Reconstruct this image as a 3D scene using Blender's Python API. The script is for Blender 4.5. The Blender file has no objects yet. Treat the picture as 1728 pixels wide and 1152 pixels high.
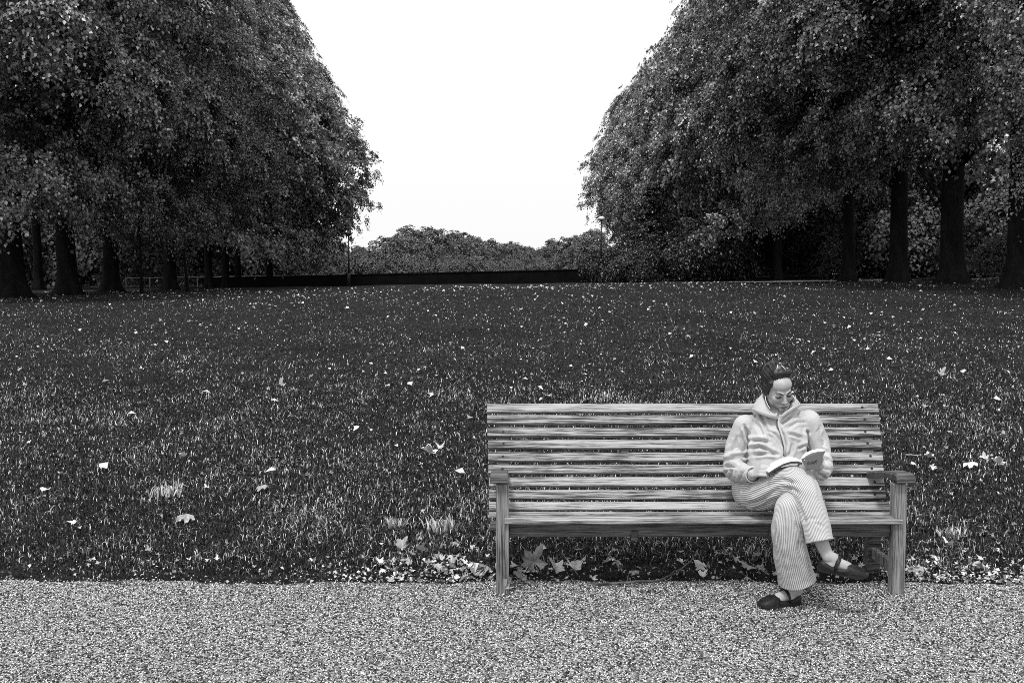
import bpy, math, random
import numpy as np
from mathutils import Vector, Matrix, Euler

random.seed(7)
RNG = np.random.default_rng(11)
scene = bpy.context.scene
COL = scene.collection
R = math.radians

# ---------------------------------------------------------------- camera
CAM_H = 1.72
PITCH = R(3.83)
FPX = 1700.0                      # focal length in pixels of the 1728 px wide photograph
cam_d = bpy.data.cameras.new('camera')
cam_d.sensor_width = 36.0
cam_d.lens = 36.0 * FPX / 1728.0
cam_d.clip_start = 0.1
cam_d.clip_end = 6000.0
cam = bpy.data.objects.new('camera', cam_d)
COL.objects.link(cam)
cam.location = (0, 0, CAM_H)
cam.rotation_euler = (math.pi / 2 - PITCH, 0, 0)
scene.camera = cam

# ---------------------------------------------------------------- world: bright overcast, black and white picture
SUN_EL, SUN_AZ = R(60), R(200)     # azimuth measured clockwise from +Y
world = bpy.data.worlds.new('World')
scene.world = world
world.use_nodes = True
nt = world.node_tree
nt.nodes.clear()
out = nt.nodes.new('ShaderNodeOutputWorld')
bg = nt.nodes.new('ShaderNodeBackground')
sky = nt.nodes.new('ShaderNodeTexSky')
sky.sky_type = 'NISHITA'
sky.sun_disc = False
sky.sun_elevation = SUN_EL
sky.sun_rotation = SUN_AZ
sky.air_density = 1.0
sky.dust_density = 6.0
bw = nt.nodes.new('ShaderNodeRGBToBW')
nt.links.new(sky.outputs[0], bw.inputs[0])
mixn = nt.nodes.new('ShaderNodeMix'); mixn.data_type = 'FLOAT'
mixn.inputs[0].default_value = 0.8          # closed cloud deck over the clear-sky gradient
mixn.inputs[3].default_value = 12.0
nt.links.new(bw.outputs[0], mixn.inputs[2])
nt.links.new(mixn.outputs[0], bg.inputs['Color'])
bg.inputs['Strength'].default_value = 0.1
nt.links.new(bg.outputs[0], out.inputs[0])

sun_d = bpy.data.lights.new('sun', 'SUN')
sun_d.energy = 2.4
sun_d.angle = R(10)
sun_d.color = (1.0, 1.0, 1.0)
sun = bpy.data.objects.new('sun', sun_d)
COL.objects.link(sun)
sd = Vector((math.sin(SUN_AZ) * math.cos(SUN_EL), math.cos(SUN_AZ) * math.cos(SUN_EL), math.sin(SUN_EL)))
sun.rotation_euler = sd.to_track_quat('Z', 'Y').to_euler()

scene.view_settings.view_transform = 'Standard'
scene.view_settings.look = 'None'
scene.view_settings.exposure = 0.0
scene.view_settings.gamma = 1.0
scene.view_settings.use_curve_mapping = False
scene.render.engine = 'CYCLES'
scene.cycles.max_bounces = 6
scene.cycles.diffuse_bounces = 3
scene.cycles.glossy_bounces = 2
scene.cycles.transmission_bounces = 2
scene.cycles.use_denoising = False
scene.cycles.filter_width = 0.9      # crisp, over-sharpened look of the photograph

# ---------------------------------------------------------------- helpers
CT, ST = math.cos(PITCH), math.sin(PITCH)

def P(px, py, Y):
    """world point seen at pixel (px, py) of the photograph at distance Y"""
    ang = math.atan((py - 576) / FPX) + PITCH
    z = CAM_H - Y * math.tan(ang)
    dep = Y * CT + (CAM_H - z) * ST
    return Vector(((px - 864) * dep / FPX, Y, z))

def proj(v):
    """(N,3) world -> (N,2) photo pixels"""
    dz = CAM_H - v[:, 2]
    dep = v[:, 1] * CT + dz * ST
    return np.stack([864 + FPX * v[:, 0] / dep, 576 + FPX * (dz * CT - v[:, 1] * ST) / dep], 1)

def smooth(a, b, x):
    t = np.clip((x - a) / (b - a), 0, 1)
    return t * t * (3 - 2 * t)

def gz(x, y):
    """height of the ground"""
    x = np.asarray(x, float); y = np.asarray(y, float)
    ramp = smooth(7.5, 52, y)
    xx = np.clip(x, -60, 60)
    base = 0.92 + 0.0145 * xx
    und = 0.03 * np.sin(x * .35 + 1) * np.sin(y * .28) + 0.018 * np.sin(x * .9 + y * .5)
    far = 0.0012 * np.clip(y - 90, 0, 400)
    return ramp * base + und * smooth(6.2, 11, y) - far * smooth(90, 130, y)

def G(x, y, dz=0.0):
    return Vector((x, y, float(gz(x, y)) + dz))

def tag(o, label=None, cat=None, group=None, kind=None):
    if label: o['label'] = label
    if cat: o['category'] = cat
    if group: o['group'] = group
    if kind: o['kind'] = kind
    return o

def empty(name, loc=(0, 0, 0)):
    o = bpy.data.objects.new(name, None)
    COL.objects.link(o)
    o.location = loc
    o.empty_display_size = 0.1
    return o

def link(name, me, parent=None, loc=None):
    o = bpy.data.objects.new(name, me)
    COL.objects.link(o)
    if loc is not None: o.location = loc
    if parent is not None: o.parent = parent
    return o

def copy_tree(o, parent=None):
    c = o.copy()
    COL.objects.link(c)
    if parent is not None: c.parent = parent
    for ch in list(o.children): copy_tree(ch, c)
    return c

def np_mesh(name, verts, faces, mat=None, attrs=None, smooth_shade=False, uvs=None):
    """verts (N,3); faces (M,k) constant k"""
    me = bpy.data.meshes.new(name)
    verts = np.ascontiguousarray(verts, np.float32)
    faces = np.ascontiguousarray(faces, np.int32)
    k = faces.shape[1]
    me.vertices.add(len(verts)); me.vertices.foreach_set('co', verts.ravel())
    me.loops.add(faces.size); me.loops.foreach_set('vertex_index', faces.ravel())
    me.polygons.add(len(faces))
    me.polygons.foreach_set('loop_start', np.arange(0, faces.size, k, dtype=np.int32))
    me.update(calc_edges=True)
    if smooth_shade:
        me.polygons.foreach_set('use_smooth', np.ones(len(faces), bool))
    for an, av in (attrs or {}).items():
        a = me.attributes.new(an, 'FLOAT', 'POINT')
        a.data.foreach_set('value', np.ascontiguousarray(av, np.float32))
    if mat: me.materials.append(mat)
    return me

class MB:
    """collects closed shapes with mixed faces"""
    def __init__(s): s.v = []; s.f = []
    def add(s, v, f):
        b = len(s.v)
        s.v += [tuple(p) for p in v]
        s.f += [tuple(i + b for i in q) for q in f]
        return s
    def box(s, c, h, M=None, bev=0.0):
        """box with half sizes h; bev chamfers all edges"""
        cx, cy, cz = c; hx, hy, hz = h
        if bev <= 0:
            v = [(x * hx, y * hy, z * hz) for z in (-1, 1) for y in (-1, 1) for x in (-1, 1)]
            f = [(0, 2, 3, 1), (4, 5, 7, 6), (0, 1, 5, 4), (2, 6, 7, 3), (0, 4, 6, 2), (1, 3, 7, 5)]
        else:
            v = []; b = bev
            for z in (-1, 1):
                for y in (-1, 1):
                    for x in (-1, 1):
                        v += [(x * hx, y * (hy - b), z * (hz - b)), (x * (hx - b), y * hy, z * (hz - b)), (x * (hx - b), y * (hy - b), z * hz)]
            def i(x, y, z, k): return ((z > 0) * 4 + (y > 0) * 2 + (x > 0)) * 3 + k
            f = [(i(1,-1,-1,0), i(1,1,-1,0), i(1,1,1,0), i(1,-1,1,0)), (i(-1,-1,-1,0), i(-1,-1,1,0), i(-1,1,1,0), i(-1,1,-1,0)),
                 (i(-1,-1,-1,1), i(1,-1,-1,1), i(1,-1,1,1), i(-1,-1,1,1)), (i(-1,1,-1,1), i(-1,1,1,1), i(1,1,1,1), i(1,1,-1,1)),
                 (i(-1,-1,1,2), i(1,-1,1,2), i(1,1,1,2), i(-1,1,1,2)), (i(-1,-1,-1,2), i(-1,1,-1,2), i(1,1,-1,2), i(1,-1,-1,2))]
            for a in (-1, 1):
                for c_ in (-1, 1):
                    f.append((i(-1,a,c_,1), i(1,a,c_,1), i(1,a,c_,2), i(-1,a,c_,2)))
                    f.append((i(a,-1,c_,0), i(a,1,c_,0), i(a,1,c_,2), i(a,-1,c_,2)))
                    f.append((i(a,c_,-1,0), i(a,c_,1,0), i(a,c_,1,1), i(a,c_,-1,1)))
            for x in (-1, 1):
                for y in (-1, 1):
                    for z in (-1, 1): f.append((i(x,y,z,0), i(x,y,z,1), i(x,y,z,2)))
        out = []
        for p in v:
            q = Vector(p)
            if M is not None: q = M @ q
            out.append((q.x + cx, q.y + cy, q.z + cz))
        return s.add(out, f)
    def tube(s, pts, rad, n=12, cap=True, up=None, flat=None):
        """sweep; rad list of r or (a,b)"""
        pts = [Vector(p) for p in pts]
        m = len(pts)
        rings = []
        ref = Vector(up) if up else None
        for i, p in enumerate(pts):
            t = (pts[min(i + 1, m - 1)] - pts[max(i - 1, 0)]).normalized()
            if ref is None:
                ref = Vector((1, 0, 0)) if abs(t.x) < .8 else Vector((0, 0, 1))
            u = (ref - t * ref.dot(t)).normalized(); w = t.cross(u)
            if up is None: ref = u
            r = rad[i] if isinstance(rad, (list, tuple)) else rad
            a, b = r if isinstance(r, (list, tuple)) else (r, r)
            rings.append([p + u * (a * math.cos(2 * math.pi * k / n)) + w * (b * math.sin(2 * math.pi * k / n)) for k in range(n)])
        v = [q for r_ in rings for q in r_]
        f = []
        for i in range(m - 1):
            for k in range(n):
                f.append((i * n + k, i * n + (k + 1) % n, (i + 1) * n + (k + 1) % n, (i + 1) * n + k))
        if cap:
            f.append(tuple(range(n - 1, -1, -1))); f.append(tuple((m - 1) * n + k for k in range(n)))
        return s.add(v, f)
    def ball(s, c, r, M=None, nu=16, nv=10):
        c = Vector(c); r = r if isinstance(r, (list, tuple)) else (r, r, r)
        v = []; f = []
        for j in range(1, nv):
            th = math.pi * j / nv
            for k in range(nu):
                ph = 2 * math.pi * k / nu
                v.append(Vector((r[0] * math.sin(th) * math.cos(ph), r[1] * math.sin(th) * math.sin(ph), r[2] * math.cos(th))))
        v.append(Vector((0, 0, r[2]))); v.append(Vector((0, 0, -r[2])))
        for j in range(nv - 2):
            for k in range(nu):
                f.append((j * nu + k, (j + 1) * nu + k, (j + 1) * nu + (k + 1) % nu, j * nu + (k + 1) % nu))
        T, B = len(v) - 2, len(v) - 1
        for k in range(nu):
            f.append((T, k, (k + 1) % nu)); f.append((B, (nv - 2) * nu + (k + 1) % nu, (nv - 2) * nu + k))
        if M is not None: v = [M @ q for q in v]
        return s.add([q + c for q in v], f)
    def cap_(s, p, q, r1, r2, n=14):
        """tapered capsule"""
        p, q = Vector(p), Vector(q)
        t = (q - p).normalized()
        pts = []; rr = []
        for a in (80, 60, 40, 20, 0):
            pts.append(p - t * (r1 * math.sin(R(a)))); rr.append(max(r1 * math.cos(R(a)), 1e-4))
        for a in (0, 20, 40, 60, 80):
            pts.append(q + t * (r2 * math.sin(R(a)))); rr.append(max(r2 * math.cos(R(a)), 1e-4))
        return s.tube(pts, rr, n)
    def chain(s, pts, rad, n=14):
        for i in range(len(pts) - 1): s.cap_(pts[i], pts[i + 1], rad[i], rad[i + 1], n)
        return s
    def build(s, name, mat=None, parent=None, loc=None, smooth_shade=False):
        me = bpy.data.meshes.new(name)
        me.from_pydata([tuple(p) for p in s.v], [], s.f)
        me.update()
        if smooth_shade: me.polygons.foreach_set('use_smooth', np.ones(len(me.polygons), bool))
        if mat: me.materials.append(mat)
        return link(name, me, parent, loc)

def remeshed(mb, voxel, smooth_it=4, fac=.5):
    """union of closed shapes as one continuous surface"""
    o = mb.build('work')
    m = o.modifiers.new('r', 'REMESH'); m.mode = 'VOXEL'; m.voxel_size = voxel
    if smooth_it:
        s_ = o.modifiers.new('s', 'SMOOTH'); s_.iterations = smooth_it; s_.factor = fac
    dg = bpy.context.evaluated_depsgraph_get()
    me = bpy.data.meshes.new_from_object(o.evaluated_get(dg))
    old = o.data
    bpy.data.objects.remove(o); bpy.data.meshes.remove(old)
    me.polygons.foreach_set('use_smooth', np.ones(len(me.polygons), bool))
    me.materials.clear()
    return me

def get_co(me):
    a = np.empty(len(me.vertices) * 3, np.float32); me.vertices.foreach_get('co', a); return a.reshape(-1, 3).astype(float)
def get_no(me):
    a = np.empty(len(me.vertices) * 3, np.float32); me.vertices.foreach_get('normal', a); return a.reshape(-1, 3).astype(float)
def set_co(me, v):
    me.vertices.foreach_set('co', np.ascontiguousarray(v, np.float32).ravel()); me.update()

def sculpt(me, creases, off=Vector((0, 0, 0))):
    """press folds into cloth along polylines (photo pixels): (points, depth m, width px)"""
    v = get_co(me); n = get_no(me)
    w = v + np.array(off)
    px = proj(w)
    view = np.array([0, 0, CAM_H]) - w
    view /= np.linalg.norm(view, axis=1)[:, None]
    face = np.clip((n * view).sum(1) * 3, 0, 1)
    disp = np.zeros(len(v))
    for pts, dep, wid in creases:
        pts = np.array(pts, float)
        best = np.full(len(v), 1e9); tb = np.zeros(len(v))
        L = len(pts) - 1
        for i in range(L):
            a, b = pts[i], pts[i + 1]
            ab = b - a
            t = np.clip(((px - a) @ ab) / (ab @ ab), 0, 1)
            d = np.linalg.norm(px - (a + t[:, None] * ab), axis=1)
            m = d < best
            best[m] = d[m]; tb[m] = (i + t[m]) / L
        taper = np.clip(np.minimum(tb, 1 - tb) * 6, 0.25, 1)
        disp += taper * (-dep * np.exp(-(best / wid) ** 2) + .5 * dep * np.exp(-((best - 2.1 * wid) / (wid * 1.1)) ** 2))
    set_co(me, v + n * (disp * face)[:, None])

# ---------------------------------------------------------------- materials
def mat(name, build=None, rough=.8, spec=.3, base=.3, sheen=0):
    m = bpy.data.materials.new(name); m.use_nodes = True
    t = m.node_tree; b = t.nodes['Principled BSDF']
    b.inputs['Roughness'].default_value = rough
    b.inputs['Specular IOR Level'].default_value = spec
    b.inputs['Base Color'].default_value = (base, base, base, 1)
    if build: build(t, b)
    return m

def N(t, typ, **kw):
    n = t.nodes.new('ShaderNode' + typ)
    for k, v in kw.items():
        if k in n.inputs.keys() if isinstance(k, str) else False: n.inputs[k].default_value = v
        else: setattr(n, k, v)
    return n

def noise(t, vec, scale, detail=4, rough=.6, mapping=None, dist=0):
    if mapping:
        mp = t.nodes.new('ShaderNodeMapping'); mp.inputs['Scale'].default_value = mapping
        t.links.new(vec, mp.inputs['Vector']); vec = mp.outputs[0]
    n = t.nodes.new('ShaderNodeTexNoise')
    n.inputs['Scale'].default_value = scale; n.inputs['Detail'].default_value = detail
    n.inputs['Roughness'].default_value = rough; n.inputs['Distortion'].default_value = dist
    t.links.new(vec, n.inputs['Vector'])
    return n.outputs[0]

def ramp(t, fac, stops):
    r = t.nodes.new('ShaderNodeValToRGB')
    e = r.color_ramp.elements
    while len(e) < len(stops): e.new(.5)
    for i, (p, c) in enumerate(stops):
        e[i].position = p; e[i].color = (c, c, c, 1)
    t.links.new(fac, r.inputs[0])
    return r.outputs[0]

def mathn(t, op, a, b=None, clamp=False):
    n = t.nodes.new('ShaderNodeMath'); n.operation = op; n.use_clamp = clamp
    for i, x in enumerate((a, b)):
        if x is None: continue
        if isinstance(x, (int, float)): n.inputs[i].default_value = x
        else: t.links.new(x, n.inputs[i])
    return n.outputs[0]

def bump(t, b, h, strength, dist):
    n = t.nodes.new('ShaderNodeBump'); n.inputs['Strength'].default_value = strength; n.inputs['Distance'].default_value = dist
    t.links.new(h, n.inputs['Height']); t.links.new(n.outputs[0], b.inputs['Normal'])

def objco(t):
    return t.nodes.new('ShaderNodeTexCoord').outputs['Object']
def attr(t, name):
    a = t.nodes.new('ShaderNodeAttribute'); a.attribute_name = name
    return a.outputs['Fac']

def m_leafy(name, stops, rough=.38, spec=.6, trans=0.0):
    def f(t, b):
        c = ramp(t, attr(t, 'shade'), stops)
        t.links.new(c, b.inputs['Base Color'])
        if trans > 0:          # light passing through thin blades
            tr = t.nodes.new('ShaderNodeBsdfTranslucent'); ad = t.nodes.new('ShaderNodeMixShader'); ad.inputs[0].default_value = trans
            t.links.new(c, tr.inputs['Color'])
            o_ = [n for n in t.nodes if n.type == 'OUTPUT_MATERIAL'][0]
            t.links.new(b.outputs[0], ad.inputs[1]); t.links.new(tr.outputs[0], ad.inputs[2]); t.links.new(ad.outputs[0], o_.inputs['Surface'])
    return mat(name, f, rough, spec)

M = {}
M['leaf'] = m_leafy('plane_leaf', [(0, .02), (.4, .11), (.66, .36), (.83, .8), (1, .95)], .3, 1.0, .3)  # palest tones paint leaf glints into the colour
M['leaf_pale'] = m_leafy('pale_leaf', [(0, .07), (.5, .2), (.85, .45), (1, .7)], .4, .8, .3)
M['leaf_far'] = m_leafy('far_leaf', [(0, .07), (.7, .17), (1, .35)], .7, .3)  # paler leaf colour paints haze and light on distant foliage
M['leaf_dark'] = m_leafy('evergreen_leaf', [(0, .012), (.7, .035), (1, .1)], .35, .7)
M['grass'] = m_leafy('grass_blade', [(0, .005), (.5, .018), (.8, .085), (.88, .38), (1, .85)], .6, .15)
M['stone'] = m_leafy('path_grit', [(0, .01), (.33, .06), (.52, .36), (.75, .78), (1, .95)], .7, .3)
M['litter'] = m_leafy('fallen_leaf', [(0, .06), (.35, .22), (.6, .5), (1, .8)], .55, .4)

def f_bark(t, b):
    c = objco(t)
    n1 = noise(t, c, 2.2, 5, .65, (1, 1, .35))
    n2 = noise(t, c, 14, 5, .7, (1, 1, .25))
    s = mathn(t, 'ADD', mathn(t, 'MULTIPLY', n1, .5), mathn(t, 'MULTIPLY', n2, .5))
    t.links.new(ramp(t, s, [(.35, .006), (.55, .018), (.7, .04)]), b.inputs['Base Color'])
    bump(t, b, s, .9, .08)
M['bark'] = mat('bark', f_bark, .95, .05)

def f_ground(t, b):
    c = objco(t)
    n1 = noise(t, c, .35, 4, .6)
    n2 = noise(t, c, 9, 6, .75)
    n3 = noise(t, c, 60, 4, .7)
    big = ramp(t, n1, [(.3, .75), (.7, 1.25)])
    fine = ramp(t, mathn(t, 'ADD', mathn(t, 'MULTIPLY', n2, .5), mathn(t, 'MULTIPLY', n3, .5)), [(.38, .005), (.5, .022), (.62, .08), (.72, .25)])
    mx = t.nodes.new('ShaderNodeMix'); mx.data_type = 'RGBA'; mx.blend_type = 'MULTIPLY'; mx.inputs[0].default_value = 1
    t.links.new(fine, mx.inputs[6]); t.links.new(big, mx.inputs[7])
    t.links.new(mx.outputs[2], b.inputs['Base Color'])
    bump(t, b, n3, 1, .03)
M['ground'] = mat('turf', f_ground, .95, .03)

def f_path(t, b):
    c = objco(t)
    v = t.nodes.new('ShaderNodeTexVoronoi'); v.inputs['Scale'].default_value = 105
    t.links.new(c, v.inputs['Vector'])
    h = t.nodes.new('ShaderNodeRGBToBW'); t.links.new(v.outputs['Color'], h.inputs[0])
    col = ramp(t, h.outputs[0], [(.2, .05), (.5, .18), (.8, .45)])
    t.links.new(col, b.inputs['Base Color'])
    inv = mathn(t, 'SUBTRACT', 1.0, v.outputs['Distance'])
    bump(t, b, inv, 1, .006)
M['path'] = mat('path_tar', f_path, .85, .2)

def f_wood(light, dark, sx=1):
    def f(t, b):
        c = objco(t)
        oi = t.nodes.new('ShaderNodeObjectInfo')
        ad = t.nodes.new('ShaderNodeVectorMath'); ad.operation = 'ADD'
        sc = t.nodes.new('ShaderNodeVectorMath'); sc.operation = 'SCALE'; sc.inputs['Scale'].default_value = 37
        cb = t.nodes.new('ShaderNodeCombineXYZ')
        for k in range(3): t.links.new(oi.outputs['Random'], cb.inputs[k])
        t.links.new(cb.outputs[0], sc.inputs[0])
        t.links.new(c, ad.inputs[0]); t.links.new(sc.outputs[0], ad.inputs[1])
        v = ad.outputs[0]
        mp = (1.2, 22, 22) if sx else (22, 22, 1.2)
        mp2 = (2.5, 95, 95) if sx else (95, 95, 2.5)
        g1 = noise(t, v, 1.5, 5, .6, mp, .6)
        g2 = noise(t, v, 1.4, 4, .75, mp2)
        g3 = noise(t, v, 3.0, 3, .6)
        s = mathn(t, 'ADD', mathn(t, 'ADD', mathn(t, 'MULTIPLY', g1, .22), mathn(t, 'MULTIPLY', g2, .62)), mathn(t, 'MULTIPLY', g3, .16))
        s = mathn(t, 'ADD', s, mathn(t, 'MULTIPLY', mathn(t, 'SUBTRACT', oi.outputs['Random'], .5), .05))
        col = ramp(t, s, [(.39, dark * .2), (.46, dark * .95), (.53, light * .78), (.61, light)])
        t.links.new(col, b.inputs['Base Color'])
        bump(t, b, s, .8, .006)
    return f
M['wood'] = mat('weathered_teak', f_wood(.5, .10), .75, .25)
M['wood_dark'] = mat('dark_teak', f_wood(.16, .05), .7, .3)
M['wood_post'] = mat('post_teak', f_wood(.34, .13, 0), .8, .25)
M['bolt'] = mat('bolt_plug', None, .6, .3, .015)

def f_cloth(basev, sc=9):
    def f(t, b):
        c = objco(t)
        n1 = noise(t, c, sc, 5, .6); n2 = noise(t, c, 420, 2, .5)
        col = ramp(t, mathn(t, 'ADD', mathn(t, 'MULTIPLY', n1, .8), mathn(t, 'MULTIPLY', n2, .2)), [(.3, basev * .85), (.7, basev * 1.1)])
        t.links.new(col, b.inputs['Base Color'])
        bump(t, b, n2, .1, .002)
    return f
M['jacket'] = mat('jacket_cloth', f_cloth(.52), .8, .25)
M['hood_inner'] = mat('hood_inside_cloth', f_cloth(.2), .9, .1)
M['zip'] = mat('zip', None, .5, .4, .09)
M['cord'] = mat('white_cord', None, .7, .2, .8)

def f_stripe(t, b):
    u = attr(t, 'u')
    c = objco(t)
    n = noise(t, c, 40, 3, .6)
    s = mathn(t, 'SINE', mathn(t, 'ADD', mathn(t, 'MULTIPLY', u, 2 * math.pi), mathn(t, 'MULTIPLY', n, 1.4)))
    col = ramp(t, mathn(t, 'ADD', mathn(t, 'MULTIPLY', s, .5), .5), [(.1, .30), (.4, .58), (1, .68)])
    t.links.new(col, b.inputs['Base Color'])
    bump(t, b, s, .5, .004)
M['trousers'] = mat('striped_cord', f_stripe, .9, .15)

def f_skin(t, b):
    n = noise(t, objco(t), 30, 4, .6)
    t.links.new(ramp(t, n, [(.3, .35), (.7, .47)]), b.inputs['Base Color'])
M['skin'] = mat('skin', f_skin, .5, .4)
def f_hair(t, b):
    n = noise(t, objco(t), 25, 5, .7, (6, 1, 1))
    t.links.new(ramp(t, n, [(.35, .005), (.6, .012), (.75, .035)]), b.inputs['Base Color'])
M['hair'] = mat('dark_hair', f_hair, .4, .6)
M['hair_streak'] = mat('pale_streak', None, .4, .5, .75)
M['brow'] = mat('brow', None, .7, .2, .03)
M['lip'] = mat('lip', None, .5, .4, .26)
def f_shoe(t, b):
    n = noise(t, objco(t), 60, 4, .6)
    t.links.new(ramp(t, n, [(.35, .006), (.7, .016)]), b.inputs['Base Color'])
    bump(t, b, n, .3, .01)
M['shoe'] = mat('black_shoe', f_shoe, .5, .3)
M['sole'] = mat('shoe_sole', None, .7, .3, .02)
M['paper'] = mat('book_paper', None, .8, .1, .8)
M['cover'] = mat('book_cover', None, .5, .3, .075)
M['print'] = mat('cover_print', None, .6, .2, .015)
M['print_pale'] = mat('cover_print_pale', None, .6, .2, .7)
M['metal_dark'] = mat('lamp_iron', None, .5, .4, .02)
M['lamp_glass'] = mat('lamp_white', None, .3, .5, .85)
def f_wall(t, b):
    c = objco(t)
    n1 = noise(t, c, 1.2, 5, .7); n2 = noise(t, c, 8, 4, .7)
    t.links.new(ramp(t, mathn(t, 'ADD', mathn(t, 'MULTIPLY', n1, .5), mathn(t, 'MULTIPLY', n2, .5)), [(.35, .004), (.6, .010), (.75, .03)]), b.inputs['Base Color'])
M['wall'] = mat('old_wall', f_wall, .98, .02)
M['twig'] = mat('twig_bark', f_wood(.2, .08), .85, .2)
M['far_path'] = mat('pale_gravel', None, .9, .1, .4)

# ---------------------------------------------------------------- ground
def axis(segs):
    a = []
    for s0, s1, n in segs: a += list(np.linspace(s0, s1, n, endpoint=False))
    a.append(segs[-1][1]); return np.array(a)
gx = axis([(-1500, -200, 10), (-200, -60, 14), (-60, -8, 60), (-8, 8, 60), (8, 60, 60), (60, 200, 14), (200, 1500, 10)])
gy = axis([(-60, 3, 10), (3, 14, 60), (14, 110, 150), (110, 400, 30), (400, 2600, 14)])
XX, YY = np.meshgrid(gx, gy)
gv = np.stack([XX.ravel(), YY.ravel(), gz(XX, YY).ravel()], 1)
nx, ny = len(gx), len(gy)
ii = (np.arange(ny - 1)[:, None] * nx + np.arange(nx - 1)[None]).ravel()
o = link('ground', np_mesh('ground', gv, np.stack([ii, ii + 1, ii + 1 + nx, ii + nx], 1), M['ground'], smooth_shade=True))
tag(o, kind='structure')

def path_edge(x):
    return 5.53 + .025 * np.sin(x * 1.9 + .5) + .018 * np.sin(x * 6.1 + 1) + .012 * np.sin(x * 17 + 2 * np.sin(x * 3)) + .008 * np.sin(x * 41)
px_ = np.linspace(-30, 30, 2401)
pv = np.concatenate([np.stack([px_, np.full(2401, -40.), np.full(2401, .004)], 1), np.stack([px_, path_edge(px_), np.full(2401, .004)], 1)])
i = np.arange(2400)
o = link('path', np_mesh('path', pv, np.stack([i, i + 1, i + 2402, i + 2401], 1), M['path']))
tag(o, kind='structure')

# loose grit of the path surface, real stones where the camera sees them
def grit():
    n = 90000
    x = RNG.uniform(-3.3, 3.3, n); y = RNG.uniform(3.85, 5.62, n)
    k = y < path_edge(x) + RNG.normal(0, .035, n)
    x, y = x[k], y[k]; n = len(x)
    s = RNG.uniform(.0026, .006, n)
    base = np.array([(1, 0, 0), (0, 1, 0), (-1, 0, 0), (0, -1, 0), (0, 0, .75), (0, 0, -.6)])
    v = base[None] * s[:, None, None] * RNG.uniform(.65, 1.25, (n, 6, 1))
    a = RNG.uniform(0, 6.28, n); ca, sa = np.cos(a), np.sin(a)
    tx = RNG.normal(0, .35, n)
    vx = v[..., 0] * ca[:, None] - v[..., 1] * sa[:, None]; vy = v[..., 0] * sa[:, None] + v[..., 1] * ca[:, None]
    vz = v[..., 2] + vx * tx[:, None]
    v = np.stack([vx + x[:, None], vy + y[:, None], vz + .005 + s[:, None] * .2], -1).reshape(-1, 3)
    f0 = np.array([(0, 1, 4), (1, 2, 4), (2, 3, 4), (3, 0, 4), (1, 0, 5), (2, 1, 5), (3, 2, 5), (0, 3, 5)])
    f = (f0[None] + (np.arange(n) * 6)[:, None, None]).reshape(-1, 3)
    patch = 0
    u0 = RNG.uniform(0, 1, n); sh = np.clip(np.where(u0 < .45, u0 * .55, .45 + (u0 - .45) * 1.0) + .05 * patch - .02, 0, 1)
    o = link('gravel', np_mesh('gravel', v, f, M['stone'], {'shade': np.repeat(sh, 6)}))
    tag(o, kind='stuff')
grit()

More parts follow.
